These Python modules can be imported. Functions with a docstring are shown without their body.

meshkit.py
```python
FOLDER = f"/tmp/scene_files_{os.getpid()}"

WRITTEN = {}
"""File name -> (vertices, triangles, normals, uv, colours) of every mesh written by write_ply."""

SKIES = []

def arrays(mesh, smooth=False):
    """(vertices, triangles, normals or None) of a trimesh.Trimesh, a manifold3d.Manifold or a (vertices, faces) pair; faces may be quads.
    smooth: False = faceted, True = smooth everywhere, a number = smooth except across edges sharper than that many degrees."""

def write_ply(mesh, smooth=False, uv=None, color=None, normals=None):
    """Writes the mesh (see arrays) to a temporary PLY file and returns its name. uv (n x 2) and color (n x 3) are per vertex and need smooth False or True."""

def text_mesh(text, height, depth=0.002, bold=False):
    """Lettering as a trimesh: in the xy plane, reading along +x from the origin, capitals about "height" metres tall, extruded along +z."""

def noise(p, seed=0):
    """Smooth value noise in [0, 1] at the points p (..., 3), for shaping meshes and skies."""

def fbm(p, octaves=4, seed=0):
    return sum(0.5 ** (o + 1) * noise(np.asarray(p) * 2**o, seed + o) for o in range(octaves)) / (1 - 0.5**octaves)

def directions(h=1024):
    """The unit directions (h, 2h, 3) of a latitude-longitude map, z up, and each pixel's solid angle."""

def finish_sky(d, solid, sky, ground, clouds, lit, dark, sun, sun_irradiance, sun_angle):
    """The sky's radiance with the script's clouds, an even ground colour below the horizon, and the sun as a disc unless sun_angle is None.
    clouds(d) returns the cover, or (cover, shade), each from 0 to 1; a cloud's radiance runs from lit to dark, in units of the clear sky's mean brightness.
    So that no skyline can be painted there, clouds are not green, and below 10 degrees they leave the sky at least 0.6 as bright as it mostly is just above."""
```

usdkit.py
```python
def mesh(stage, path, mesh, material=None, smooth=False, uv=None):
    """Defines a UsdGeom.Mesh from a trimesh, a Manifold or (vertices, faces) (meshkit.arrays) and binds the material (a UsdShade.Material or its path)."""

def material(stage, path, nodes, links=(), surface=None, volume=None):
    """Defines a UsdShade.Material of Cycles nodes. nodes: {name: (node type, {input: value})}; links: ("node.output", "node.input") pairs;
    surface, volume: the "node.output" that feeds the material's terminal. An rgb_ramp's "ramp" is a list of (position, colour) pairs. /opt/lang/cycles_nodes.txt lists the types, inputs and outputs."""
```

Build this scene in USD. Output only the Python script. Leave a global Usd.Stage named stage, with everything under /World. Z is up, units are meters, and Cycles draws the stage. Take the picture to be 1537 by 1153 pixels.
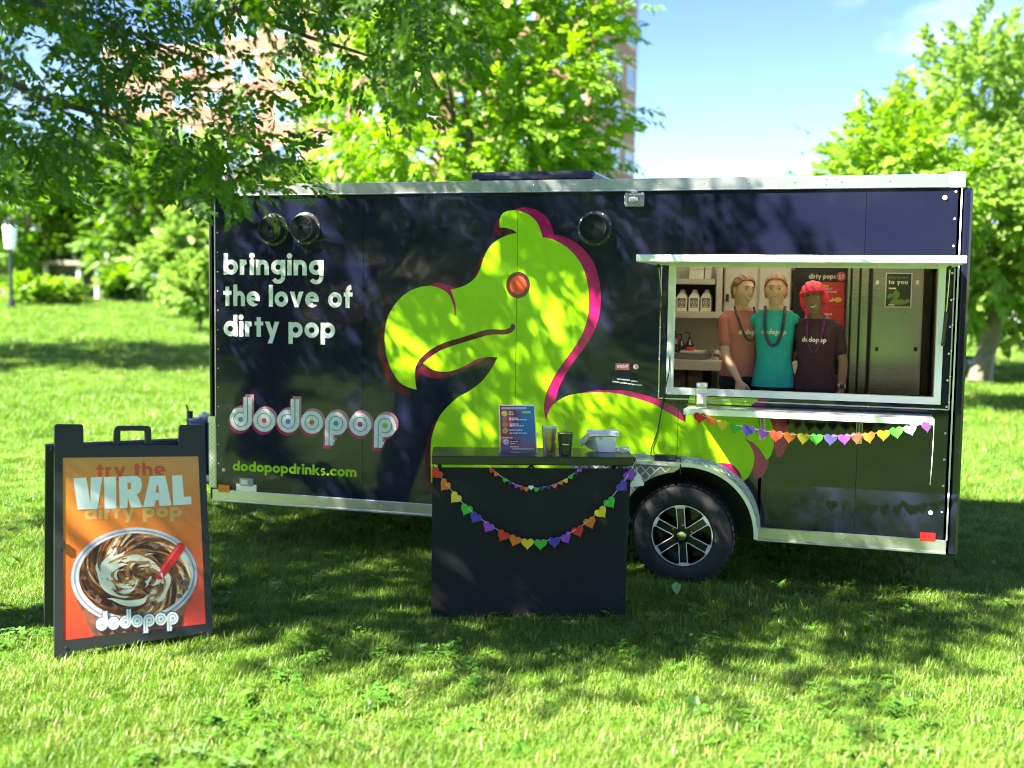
import math, random
import numpy as np, trimesh, manifold3d, shapely
from shapely.geometry import Polygon, LineString, Point, MultiPolygon, box as sbox
from shapely import affinity
from shapely.ops import unary_union
import meshkit, usdkit
from pxr import Usd, UsdGeom, UsdLux, UsdShade, Gf, Sdf, Vt

stage = Usd.Stage.CreateInMemory()
UsdGeom.SetStageUpAxis(stage, UsdGeom.Tokens.z)
UsdGeom.SetStageMetersPerUnit(stage, 1.0)
WORLD = UsdGeom.Xform.Define(stage, '/World')
stage.SetDefaultPrim(WORLD.GetPrim())
UsdGeom.Scope.Define(stage, '/World/Looks')
rng = np.random.default_rng(7)
PI = math.pi

# ------------------------------------------------------------------ camera, sky, sun, exposure
EXPOSURE = 3.2
SKY_STRENGTH = 0.06
SUN_INTENSITY = 0.98
SUN = np.array([-0.489, -0.5335, 0.690]); SUN = SUN / np.linalg.norm(SUN)   # direction towards the sun
FPX = 1722.4                                                                # focal length for a picture 1537 wide
EYE = np.array([4.9083, -8.0591, 1.9977])
_yaw, _pit, _rol = -0.2909, -0.0772, 0.0145
FWD = np.array([math.sin(_yaw)*math.cos(_pit), math.cos(_yaw)*math.cos(_pit), math.sin(_pit)])
_r0 = np.array([math.cos(_yaw), -math.sin(_yaw), 0.0]); _u0 = np.cross(_r0, FWD)
RIGHT = math.cos(_rol)*_r0 + math.sin(_rol)*_u0
UP = -math.sin(_rol)*_r0 + math.cos(_rol)*_u0

cam = UsdGeom.Camera.Define(stage, '/World/camera')
M = np.eye(4); M[0, :3] = RIGHT; M[1, :3] = UP; M[2, :3] = -FWD; M[3, :3] = EYE
cam.AddTransformOp().Set(Gf.Matrix4d(*M.ravel().tolist()))
cam.CreateHorizontalApertureAttr(36.0); cam.CreateVerticalApertureAttr(27.0)
cam.CreateFocalLengthAttr(36.0*FPX/1537.0)
cam.CreateFStopAttr(1.15); cam.CreateFocusDistanceAttr(7.6)
cam.CreateClippingRangeAttr(Gf.Vec2f(0.05, 5000.0))
cam.CreateExposureAttr(EXPOSURE)

sun = UsdLux.DistantLight.Define(stage, '/World/sun')
sun.CreateIntensityAttr(SUN_INTENSITY); sun.CreateNormalizeAttr(True); sun.CreateAngleAttr(0.53)
sun.CreateColorAttr(Gf.Vec3f(1.0, 0.95, 0.84))
_z = SUN; _x = np.cross([0, 0, 1.0], _z); _x /= np.linalg.norm(_x); _y = np.cross(_z, _x)
M = np.eye(4); M[0, :3] = _x; M[1, :3] = _y; M[2, :3] = _z
sun.AddTransformOp().Set(Gf.Matrix4d(*M.ravel().tolist()))

sky = UsdLux.DomeLight.Define(stage, '/World/sky')
sky_mat = usdkit.material(stage, '/World/Looks/sky', {
    't': ('texture_coordinate', {}),
    's': ('sky_texture', {'sky_type': 'single_scattering', 'sun_disc': False, 'sun_elevation': math.asin(SUN[2]),
                          'sun_rotation': math.atan2(SUN[0], SUN[1]), 'aerosol_density': 0.25, 'ozone_density': 2.5}),
    'm': ('mapping', {'mapping_type': 'point', 'scale': (1.0, 1.0, 2.4), 'location': (1.0, 2.0, 0.5)}),
    'n': ('noise_texture', {'scale': 1.7, 'detail': 6.0, 'roughness': 0.55, 'distortion': 0.25}),
    'r': ('rgb_ramp', {'ramp': [(0.0, (0, 0, 0)), (0.55, (0, 0, 0)), (0.80, (0.6, 0.6, 0.6)), (1.0, (0.8, 0.8, 0.8))]}),
    'w': ('hsv', {'saturation': 0.10, 'value': 1.7}), 'v': ('hsv', {'hue': 0.522, 'saturation': 1.25, 'value': 0.60}),
    'x': ('mix', {'mix_type': 'mix'}),
    'b': ('background_shader', {'strength': SKY_STRENGTH})},
    [('t.generated', 'm.vector'), ('m.vector', 'n.vector'), ('n.fac', 'r.fac'), ('r.color', 'x.fac'), ('s.color', 'v.color'), ('v.color', 'x.color1'), ('s.color', 'w.color'),
     ('w.color', 'x.color2'), ('x.color', 'b.color')], surface='b.background')
UsdShade.MaterialBindingAPI.Apply(sky.GetPrim()).Bind(sky_mat)
sky.GetPrim().SetCustomDataByKey('kind', 'structure')

# ------------------------------------------------------------------ pixel of the photograph -> point on a plane of the place
def ray(u, v):
    return RIGHT*(u-768.5)/FPX + UP*(576.5-v)/FPX + FWD
def at_depth(u, v, d):
    return EYE + ray(u, v)*d

class Frame:
    """A plane in the place: origin, u axis, v axis and outward normal."""
    def __init__(s, o, eu, ev):
        s.o = np.array(o, float); s.u = np.array(eu, float)/np.linalg.norm(eu); s.v = np.array(ev, float)/np.linalg.norm(ev); s.n = np.cross(s.u, s.v)
    def px(s, u, v, off=0.0):
        d = ray(u, v); p0 = s.o + s.n*off; t = ((p0-EYE) @ s.n)/(d @ s.n); p = EYE + d*t - s.o
        return (float(p @ s.u), float(p @ s.v))
    def pts(s, uv, off=0.0): return [s.px(a, b, off) for a, b in uv]
    def P(s, u, v, n=0.0): return s.o + s.u*u + s.v*v + s.n*n
    def plate(s, poly, d0, d1):
        """the polygon (u, v) as a plate from d0 to d1 along the normal"""
        out = []
        for g in getattr(poly, 'geoms', [poly]):
            if g.is_empty or g.area < 1e-9 or g.geom_type != 'Polygon': continue
            m = trimesh.creation.extrude_polygon(g, d1-d0, engine='earcut'); v = m.vertices
            out.append(trimesh.Trimesh(s.o + np.outer(v[:, 0], s.u) + np.outer(v[:, 1], s.v) + np.outer(v[:, 2]+d0, s.n), m.faces, process=False))
        return trimesh.util.concatenate(out)

FACE = Frame((0, 0, 0), (1, 0, 0), (0, 0, 1))           # the long side of the trailer, seen from outside: n = -y
def crop(pts, s, ox, oy): return [(ox+x/s, oy+y/s) for x, y in pts]
def face(u, v, y=0.0):
    d = ray(u, v); return EYE + d*(y-EYE[1])/d[1]

# ------------------------------------------------------------------ object helpers
_names = {}
def fresh(parent, name):
    k = (parent, name); n = _names.get(k, 0); _names[k] = n+1
    return f'{parent}/{name}' + (f'_{n:03d}' if n else '')
_base = {}
def tag(prim, label=None, cat=None, group=None, kind=None):
    for k, x in (('label', label), ('category', cat), ('group', group), ('kind', kind)):
        if x: prim.SetCustomDataByKey(k, x)
    return prim
def thing(name, label, cat, loc=(0, 0, 0), group=None):
    path = fresh('/World', name); x = UsdGeom.Xform.Define(stage, path); x.AddTranslateOp().Set(Gf.Vec3d(*map(float, loc)))
    _base[path] = np.array(loc, float); tag(x.GetPrim(), label, cat, group); return path
def arr(mesh):
    if hasattr(mesh, 'to_mesh'):
        m = mesh.to_mesh(); return trimesh.Trimesh(m.vert_properties[:, :3], m.tri_verts, process=False)
    if isinstance(mesh, (list, tuple)) and len(mesh) and not isinstance(mesh[0], np.ndarray): return trimesh.util.concatenate([arr(x) for x in mesh])
    if isinstance(mesh, (list, tuple)): return trimesh.Trimesh(mesh[0], mesh[1], process=False)
    return mesh
def obj(name, mesh, mat, parent=None, smooth=False, label=None, cat=None, group=None, kind=None, local=False):
    """ONE mesh prim under parent (a thing or a part), or under /World. Mesh vertices are world coordinates unless local."""
    up = parent or '/World'; path = fresh(up, name); m = arr(mesh)
    b = _base.get(up, np.zeros(3)); _base[path] = b
    v = np.asarray(m.vertices) - (0 if local else b)
    p = usdkit.mesh(stage, path, trimesh.Trimesh(v, m.faces, process=False), mat, smooth=smooth)
    tag(p.GetPrim(), label, cat, group, kind); return path
def box(c, s, rz=0.0, bevel=0.0):
    if bevel > 0:
        h = np.array(s)/2 - bevel
        pts = [(a*h[0]+sx*bevel*k[0], b_*h[1]+sy*bevel*k[1], d*h[2]+sz*bevel*k[2]) for a in (-1, 1) for b_ in (-1, 1) for d in (-1, 1)
               for sx, sy, sz in ((a, b_, d),) for k in ((1, 0, 0), (0, 1, 0), (0, 0, 1))]
        m = trimesh.convex.convex_hull(np.array(pts))
    else: m = trimesh.creation.box(s)
    m = m.copy()
    if rz: m.apply_transform(trimesh.transformations.rotation_matrix(rz, [0, 0, 1]))
    m.apply_translation(c); return m
def box2(a, b, bevel=0.0):
    a, b = np.minimum(a, b), np.maximum(a, b); return box((a+b)/2, b-a, 0, bevel)
def tube(pts, r, seg=8, caps=True):
    """a round tube along points; r a number or one per point"""
    P = np.asarray(pts, float); n = len(P); R = np.broadcast_to(np.asarray(r, float), (n,))
    T = np.gradient(P, axis=0); T /= np.maximum(np.linalg.norm(T, axis=1, keepdims=True), 1e-9)
    a = np.array([0, 0, 1.0]) if abs(T[0][2]) < 0.9 else np.array([1.0, 0, 0]); N = np.cross(T[0], a); N /= np.linalg.norm(N); V = []
    for i in range(n):
        N = N - T[i]*(N @ T[i]); N /= np.linalg.norm(N); B = np.cross(T[i], N)
        ang = np.arange(seg)*2*PI/seg; V.append(P[i] + R[i]*(np.outer(np.cos(ang), N)+np.outer(np.sin(ang), B)))
    V = np.vstack(V); F = []
    for i in range(n-1):
        for k in range(seg):
            a, b, c, d = i*seg+k, i*seg+(k+1) % seg, (i+1)*seg+(k+1) % seg, (i+1)*seg+k; F += [(a, b, c), (a, c, d)]
    if caps:
        V = np.vstack([V, P[:1], P[-1:]]); c0, c1 = len(V)-2, len(V)-1
        for k in range(seg): F += [(c0, (k+1) % seg, k), (c1, (n-1)*seg+k, (n-1)*seg+(k+1) % seg)]
    return trimesh.Trimesh(V, F, process=False)
def lathe(prof, c, axis=(0, 0, 1), seg=24):
    """profile [(radius, height)] turned about the axis through c"""
    m = trimesh.creation.revolve(np.array(prof, float), sections=seg)
    m.apply_transform(trimesh.geometry.align_vectors([0, 0, 1], axis)); m.apply_translation(c); return m
def spl(pts, n=8, closed=True):
    """a smooth curve through points (Catmull-Rom); a point with a third value 1 is a corner"""
    P = [np.array(p[:2], float) for p in pts]; C = [len(p) > 2 and p[2] for p in pts]; N = len(P); out = []
    for i in range(N if closed else N-1):
        p1, p2 = P[i], P[(i+1) % N]
        p0 = P[i-1] if (closed or i > 0) and not C[i] else p1
        p3 = P[(i+2) % N] if (closed or i+2 < N) and not C[(i+1) % N] else p2
        for k in range(n):
            t = k/n; out.append(tuple(0.5*(2*p1+(p2-p0)*t+(2*p0-5*p1+4*p2-p3)*t*t+(3*p1-p0-3*p2+p3)*t**3)))
    if not closed: out.append(tuple(P[-1]))
    return out

# ------------------------------------------------------------------ materials
def mat(name, nodes, links=(), surface='p.BSDF', volume=None): return usdkit.material(stage, f'/World/Looks/{name}', nodes, links, surface=surface, volume=volume)
def plain(name, col, rough=0.5, metal=0.0, coat=0.0, spec=0.5, vary=0.0, scale=6.0, bump=0.0, bscale=60.0, **kw):
    nodes = {'p': ('principled_bsdf', dict({'base_color': col, 'roughness': rough, 'metallic': metal, 'coat_weight': coat, 'specular_ior_level': spec}, **kw))}
    links = []
    if vary:
        nodes['g'] = ('geometry', {}); nodes['n'] = ('noise_texture', {'scale': scale, 'detail': 5.0, 'roughness': 0.6})
        lo = tuple(c*(1-vary) for c in col); hi = tuple(min(1, c*(1+vary)) for c in col)
        nodes['r'] = ('rgb_ramp', {'ramp': [(0.3, lo), (0.7, hi)]})
        links += [('g.position', 'n.vector'), ('n.fac', 'r.fac'), ('r.color', 'p.base_color')]
    if bump:
        nodes['g'] = ('geometry', {}); nodes['bn'] = ('noise_texture', {'scale': bscale, 'detail': 3.0}); nodes['b'] = ('bump', {'strength': bump, 'distance': 0.01})
        links += [('g.position', 'bn.vector'), ('bn.fac', 'b.height'), ('b.normal', 'p.normal')]
    return mat(name, nodes, links)
def sheet(name, col, rough=0.12, coat=0.28, wave=0.24, dust=0.0):
    """glossy wrap film on slightly wavy sheet metal"""
    nodes = {'p': ('principled_bsdf', {'base_color': col, 'roughness': rough, 'coat_weight': coat, 'coat_roughness': 0.04, 'specular_ior_level': 0.4}),
             'g': ('geometry', {}), 'n': ('noise_texture', {'scale': 1.5, 'detail': 2.0, 'roughness': 0.4, 'distortion': 0.5}),
             'n2': ('noise_texture', {'scale': 34.0, 'detail': 2.0}), 'a': ('math', {'math_type': 'multiply_add', 'value2': 0.004}),
             'b': ('bump', {'strength': wave, 'distance': 0.05}),
             'n3': ('noise_texture', {'scale': 3.0, 'detail': 6.0, 'roughness': 0.7}), 'rr': ('map_range', {'from_min': 0.35, 'from_max': 0.75, 'to_min': rough*0.7, 'to_max': rough*1.8})}
    return mat(name, nodes, [('g.position', 'n.vector'), ('g.position', 'n2.vector'), ('g.position', 'n3.vector'), ('n2.fac', 'a.value1'), ('n.fac', 'a.value3'), ('a.value', 'b.height'),
                             ('b.normal', 'p.normal'), ('b.normal', 'p.coat_normal'), ('n3.fac', 'rr.value'), ('rr.result', 'p.roughness')])
def leafy(name, c1, c2, trans=0.45, tcol=None, scale=0.6):
    """leaves: colour varies from leaf cluster to leaf cluster, light passes through"""
    tcol = tcol or tuple(min(1, x*1.7) for x in c2)
    return mat(name, {'o': ('object_info', {}), 'g': ('geometry', {}), 'n': ('noise_texture', {'scale': scale, 'detail': 2.0}), 'a': ('math', {'math_type': 'multiply_add', 'value2': 0.6}),
                      's': ('math', {'math_type': 'subtract', 'value2': 0.3}), 'r': ('rgb_ramp', {'ramp': [(0.05, c1), (0.95, c2)]}), 'p': ('principled_bsdf', {'roughness': 0.42, 'specular_ior_level': 0.35}),
                      'h': ('hsv', {'saturation': 1.1, 'value': 1.5}), 't': ('translucent_bsdf', {}), 'm': ('mix_closure', {'fac': trans})},
               [('g.position', 'n.vector'), ('o.random', 'a.value1'), ('n.fac', 's.value1'), ('s.value', 'a.value3'), ('a.value', 'r.fac'), ('r.color', 'p.base_color'), ('r.color', 'h.color'), ('h.color', 't.color'),
                ('p.BSDF', 'm.closure1'), ('t.BSDF', 'm.closure2')], surface='m.closure')

NAVY = sheet('navy_wrap', (0.0075, 0.009, 0.024), rough=0.09)
LIME = sheet('lime_wrap', (0.37, 0.70, 0.004), rough=0.32, coat=0.06, wave=0.15)
MAGENTA = sheet('magenta_wrap', (0.42, 0.006, 0.11), rough=0.16)
MAROON = sheet('maroon_wrap', (0.075, 0.004, 0.016), rough=0.16)
CORAL = sheet('coral_wrap', (0.90, 0.10, 0.035), rough=0.35, coat=0.1)
WRAPWHITE = sheet('white_wrap', (0.78, 0.80, 0.74), rough=0.4, coat=0.0, wave=0.1)
ALU = plain('aluminium', (0.60, 0.61, 0.60), 0.28, 0.85, vary=0.08, scale=3.0, bump=0.05, bscale=8.0)
ALUBRIGHT = plain('bright_aluminium', (0.82, 0.82, 0.80), 0.35, 0.5)
TREAD = plain('tread_plate', (0.55, 0.56, 0.55), 0.3, 0.9)
STEEL = mat('brushed_steel', {'g': ('geometry', {}), 'm': ('mapping', {'mapping_type': 'point', 'scale': (3.0, 3.0, 160.0)}), 'n': ('noise_texture', {'scale': 3.0, 'detail': 3.0}),
            'b': ('bump', {'strength': 0.10, 'distance': 0.004}), 'p': ('principled_bsdf', {'base_color': (0.42, 0.42, 0.38), 'metallic': 1.0, 'roughness': 0.16})},
            [('g.position', 'm.vector'), ('m.vector', 'n.vector'), ('n.fac', 'b.height'), ('b.normal', 'p.normal')])
CHROME = plain('chrome', (0.8, 0.8, 0.8), 0.1, 1.0)
WHITEMETAL = plain('white_frame', (0.78, 0.80, 0.76), 0.35)
WHITE = plain('white_plastic', (0.80, 0.80, 0.78), 0.35)
BLACKPL = plain('black_plastic', (0.016, 0.018, 0.018), 0.45, bump=0.08, bscale=180.0)
BLACKGLOSS = plain('black_gloss', (0.008, 0.008, 0.008), 0.2)
RUBBER = plain('tyre_rubber', (0.023, 0.022, 0.020), 0.7, vary=0.3, scale=9.0, bump=0.1, bscale=120.0)
RIMBLACK = plain('rim_black', (0.006, 0.006, 0.007), 0.25, coat=0.5)
RIMSILVER = plain('rim_silver', (0.80, 0.81, 0.82), 0.3, 0.25)
BLACKCLOTH = plain('black_cloth', (0.008, 0.0085, 0.009), 0.85, vary=0.35, scale=2.5, bump=0.12, bscale=400.0)
TABLEBLACK = plain('black_laminate', (0.014, 0.015, 0.014), 0.3, vary=0.2, scale=14.0)
WALLIN = plain('interior_wall', (0.58, 0.54, 0.42), 0.5, vary=0.05)
SHELFWOOD = plain('pale_laminate', (0.50, 0.46, 0.35), 0.45, vary=0.06)
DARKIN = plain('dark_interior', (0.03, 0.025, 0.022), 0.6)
FLOORIN = plain('trailer_floor', (0.06, 0.055, 0.05), 0.6, vary=0.2)
AMBER = plain('amber_reflector', (0.75, 0.22, 0.01), 0.15, coat=0.5)
REDREF = plain('red_reflector', (0.65, 0.015, 0.02), 0.12, coat=0.6)
WARNRED = plain('faded_red_print', (0.55, 0.13, 0.12), 0.4)
GLASS = mat('clear_plastic', {'p': ('principled_bsdf', {'base_color': (0.97, 0.98, 0.97), 'roughness': 0.03, 'transmission_weight': 1.0, 'ior': 1.45})})

# ------------------------------------------------------------------ the lawn
def depth_side(x, y):
    f2 = np.array([math.sin(_yaw), math.cos(_yaw)]); r2 = np.array([f2[1], -f2[0]])
    dx, dy = np.asarray(x)-EYE[0], np.asarray(y)-EYE[1]
    return dx*f2[0]+dy*f2[1], dx*r2[0]+dy*r2[1]
def ground_z(x, y):
    """flat where the trailer stands, rising gently behind it, more on the left; level again beyond"""
    D, S = depth_side(x, y)
    t = np.clip(D-18.0, 0, 46.0); t = 0.5*(np.sqrt(t*t+9.0)-3.0)*2
    side = np.clip(0.5-S/44.0, 0.1, 1.0)
    return t*(0.012+0.024*side) - 0.02 + 0.02*(meshkit.noise(np.stack([np.asarray(x)*0.7, np.asarray(y)*0.7, np.zeros_like(np.asarray(x, float))], -1), 3)-0.5)
def gz(x, y): return float(ground_z(np.array([x], float), np.array([y], float))[0])
dd = np.concatenate([np.linspace(-60, 0, 12), np.linspace(1, 24, 70), np.geomspace(24.8, 900, 45)]); ss = np.concatenate([-np.geomspace(900, 15, 22), np.linspace(-14, 14, 85), np.geomspace(15, 900, 22)])
G1, G2 = np.meshgrid(dd, ss, indexing='ij'); f2 = np.array([math.sin(_yaw), math.cos(_yaw)]); r2 = np.array([f2[1], -f2[0]])
X = EYE[0]+G1*f2[0]+G2*r2[0]; Y = EYE[1]+G1*f2[1]+G2*r2[1]; Z = ground_z(X, Y)
idx = np.arange(X.size).reshape(X.shape); q = np.stack([idx[:-1, :-1], idx[:-1, 1:], idx[1:, 1:], idx[1:, :-1]], -1).reshape(-1, 4)
soil = mat('lawn', {'g': ('geometry', {}), 'n': ('noise_texture', {'scale': 0.55, 'detail': 6.0, 'roughness': 0.65}), 'n2': ('noise_texture', {'scale': 28.0, 'detail': 4.0, 'roughness': 0.7}),
    'r': ('rgb_ramp', {'ramp': [(0.30, (0.045, 0.105, 0.010)), (0.55, (0.085, 0.18, 0.014)), (0.78, (0.15, 0.20, 0.035))]}),
    'r2': ('rgb_ramp', {'ramp': [(0.25, (0.5, 0.5, 0.5)), (0.7, (1.25, 1.25, 1.2))]}), 'x': ('mix', {'mix_type': 'multiply', 'fac': 1.0}),
    'b': ('bump', {'strength': 0.7, 'distance': 0.03}), 'p': ('principled_bsdf', {'roughness': 0.95, 'specular_ior_level': 0.1})},
    [('g.position', 'n.vector'), ('g.position', 'n2.vector'), ('n.fac', 'r.fac'), ('n2.fac', 'r2.fac'), ('r.color', 'x.color1'), ('r2.color', 'x.color2'), ('x.color', 'p.base_color'), ('n2.fac', 'b.height'), ('b.normal', 'p.normal')])
lawn = obj('lawn', trimesh.Trimesh(np.stack([X, Y, Z], -1).reshape(-1, 3), np.vstack([q[:, [0, 2, 1]], q[:, [0, 3, 2]]]), process=False), soil, smooth=True, kind='structure', label='green mown park lawn around the trailer', cat='lawn')

def quat(R):
    """unit quaternions (w, x, y, z) of rotation matrices (n, 3, 3)"""
    from scipy.spatial.transform import Rotation
    q = Rotation.from_matrix(R).as_quat(); return np.stack([q[:, 3], q[:, 0], q[:, 1], q[:, 2]], 1)
def scatter(name, protos, which, pos, quats, scales, parent=None, label=None, cat=None, kind=None):
    """one PointInstancer; protos: list of (mesh, material)"""
    path = fresh(parent or '/World', name); pi = UsdGeom.PointInstancer.Define(stage, path); b = _base.get(parent, np.zeros(3)) if parent else np.zeros(3)
    names = []
    for i, (m, mt) in enumerate(protos):
        pn = f'{path}/sprig_{i+1:03d}'; usdkit.mesh(stage, pn, m, mt, smooth=False); names.append(pn)
    pi.CreatePrototypesRel().SetTargets([Sdf.Path(n) for n in names])
    pi.CreateProtoIndicesAttr(Vt.IntArray.FromNumpy(np.asarray(which, np.int32)))
    pi.CreatePositionsAttr(Vt.Vec3fArray.FromNumpy((np.asarray(pos)-b).astype(np.float32)))
    pi.CreateOrientationsAttr(Vt.QuathArray([Gf.Quath(float(a), float(b_), float(c), float(d)) for a, b_, c, d in quats]))
    s = np.asarray(scales, np.float32); s = np.repeat(s[:, None], 3, 1) if s.ndim == 1 else s
    pi.CreateScalesAttr(Vt.Vec3fArray.FromNumpy(s))
    tag(pi.GetPrim(), label, cat, None, kind); return path

def blade(r, base, h, w, az, lean, bend):
    """a grass blade: three bands narrowing to a tip"""
    d = np.array([math.cos(az), math.sin(az), 0]); s = np.array([-d[1], d[0], 0]); V = []; p = np.array(base, float); a = lean
    for k in range(4):
        ww = w*(1, 0.9, 0.62, 0.0)[k]
        if k < 3: V += [p-s*ww/2, p+s*ww/2]
        else: V.append(p)
        p = p + (d*math.sin(a)+np.array([0, 0, math.cos(a)]))*h/3; a += bend/3
    return V, [(0, 1, 3), (0, 3, 2), (2, 3, 5), (2, 5, 4), (4, 5, 6)]
def tuft(seed, n, rad, h0, h1, w=0.0038):
    r = np.random.default_rng(seed); V, F = [], []
    for _ in range(n):
        a, d = r.uniform(0, 2*PI), rad*math.sqrt(r.uniform()); v, f = blade(r, (d*math.cos(a), d*math.sin(a), -0.01), r.uniform(h0, h1), w*r.uniform(0.7, 1.5), r.uniform(0, 2*PI), r.uniform(0.05, 0.75), r.uniform(0.2, 1.5))
        F += [tuple(i+len(V) for i in t) for t in f]; V += v
    return trimesh.Trimesh(V, F, process=False)
def leafmesh(L, W, fold=0.25, droop=0.3, base=(0, 0, 0), az=0.0, el=0.3, lobes=0):
    """a leaf: midrib of three joints with a folded half on either side"""
    t = np.array([0, 0.3, 0.68, 1.0]); wd = np.array([0.08, 1.0, 0.72, 0.0])*W/2; V = []
    for k in range(4):
        x = t[k]*L; z = -droop*L*t[k]**2; V += [(x, 0, z), (x-0.05*L*(k > 0), wd[k], z+fold*wd[k]), (x-0.05*L*(k > 0), -wd[k], z+fold*wd[k])]
    V = np.array(V); F = []
    for k in range(3):
        a, b = 3*k, 3*k+3; F += [(a, b, b+1), (a, b+1, a+1), (a, b+2, b), (a, a+2, b+2)]
    ce, se, ca, sa = math.cos(el), math.sin(el), math.cos(az), math.sin(az)
    V = np.stack([V[:, 0]*ce-V[:, 2]*se, V[:, 1], V[:, 0]*se+V[:, 2]*ce], 1); V = np.stack([V[:, 0]*ca-V[:, 1]*sa, V[:, 0]*sa+V[:, 1]*ca, V[:, 2]], 1)
    return trimesh.Trimesh(V+np.array(base), F, process=False)
GRASS = leafy('grass_blades', (0.065, 0.14, 0.010), (0.205, 0.32, 0.045), trans=0.35, scale=0.9)
GRASSDRY = leafy('dry_grass', (0.22, 0.26, 0.05), (0.38, 0.36, 0.13), trans=0.3)
WEED = leafy('weed_leaves', (0.05, 0.14, 0.012), (0.11, 0.26, 0.03), trans=0.35)
WEEDPALE = leafy('pale_weed_leaves', (0.14, 0.30, 0.08), (0.22, 0.40, 0.13), trans=0.35)
tufts = [(tuft(i, 42, 0.085, 0.035, 0.085), GRASS) for i in range(5)] + [(tuft(9, 16, 0.07, 0.03, 0.08), GRASSDRY)]
def strew(bands, seed, margin=1.3):
    r = np.random.default_rng(seed); P, S = [], []
    for d0, d1, per, sc in bands:
        area = 0.47*(d1*d1-d0*d0)+2*margin*(d1-d0); n = int(area*per); D = np.sqrt(r.uniform(d0*d0, d1*d1, n)); w = 0.47*D+margin; L = r.uniform(-1, 1, n)*w
        x = EYE[0]+D*f2[0]+L*r2[0]; y = EYE[1]+D*f2[1]+L*r2[1]; P.append(np.stack([x, y, ground_z(x, y)], 1)); S.append(sc*r.uniform(0.7, 1.25, n))
    P, S = np.vstack(P), np.concatenate(S)
    ok = ~((np.abs(P[:, 0]-3.8) < 0.24) & (np.abs(P[:, 1]+0.1) < 0.16)); return P[ok], S[ok], r
def spin(r, n, tilt=0.12):
    from scipy.spatial.transform import Rotation
    a = Rotation.from_euler('zyx', np.stack([r.uniform(0, 2*PI, n), r.normal(0, tilt, n), r.normal(0, tilt, n)], 1)).as_quat(); return np.stack([a[:, 3], a[:, 0], a[:, 1], a[:, 2]], 1)
P, S, r = strew([(4.0, 9.5, 330, 0.92), (9.5, 15, 120, 1.1), (15, 30, 22, 2.0), (30, 62, 5, 3.2)], 11)
xe, ye = r.uniform(3.3, 4.3, 190), r.uniform(-.50, -.24, 190); P = np.vstack([P, np.stack([xe, ye, ground_z(xe, ye)], 1)]); S = np.concatenate([S, r.uniform(1.1, 1.75, 190)])   # longer grass left standing at the wheel
n = len(P); dry = meshkit.fbm(np.c_[P[:, :2]*0.9, np.zeros(n)], 3, 5); kind = r.integers(0, 5, n)
for bu, bv, br in ((590, 1085, .55), (1180, 1010, .35), (300, 1110, .3)):
    d_ = ray(bu, bv); g_ = EYE-d_*EYE[2]/d_[2]; dry += .25*np.exp(-((P[:, 0]-g_[0])**2+(P[:, 1]-g_[1])**2)/br**2)
kind[(dry > 0.55) & (r.uniform(size=n) < 0.3)] = 5
hv = 0.45+1.05*meshkit.fbm(np.c_[P[:, :2]*1.7, np.zeros(n)], 3, 8)
scatter('grass', tufts, kind, P, spin(r, n), np.stack([S, S, S*hv], 1), label='short green grass blades covering the whole park lawn', cat='grass', kind='stuff')
def clover(seed):
    r = np.random.default_rng(seed); out = []
    for _ in range(9):
        a, d, h = r.uniform(0, 2*PI), 0.07*math.sqrt(r.uniform()), r.uniform(0.03, 0.075)
        for k in range(3): out.append(leafmesh(0.024, 0.022, 0.2, 0.1, (d*math.cos(a), d*math.sin(a), h), a+k*2.1, 0.15))
    return trimesh.util.concatenate(out)
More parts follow.
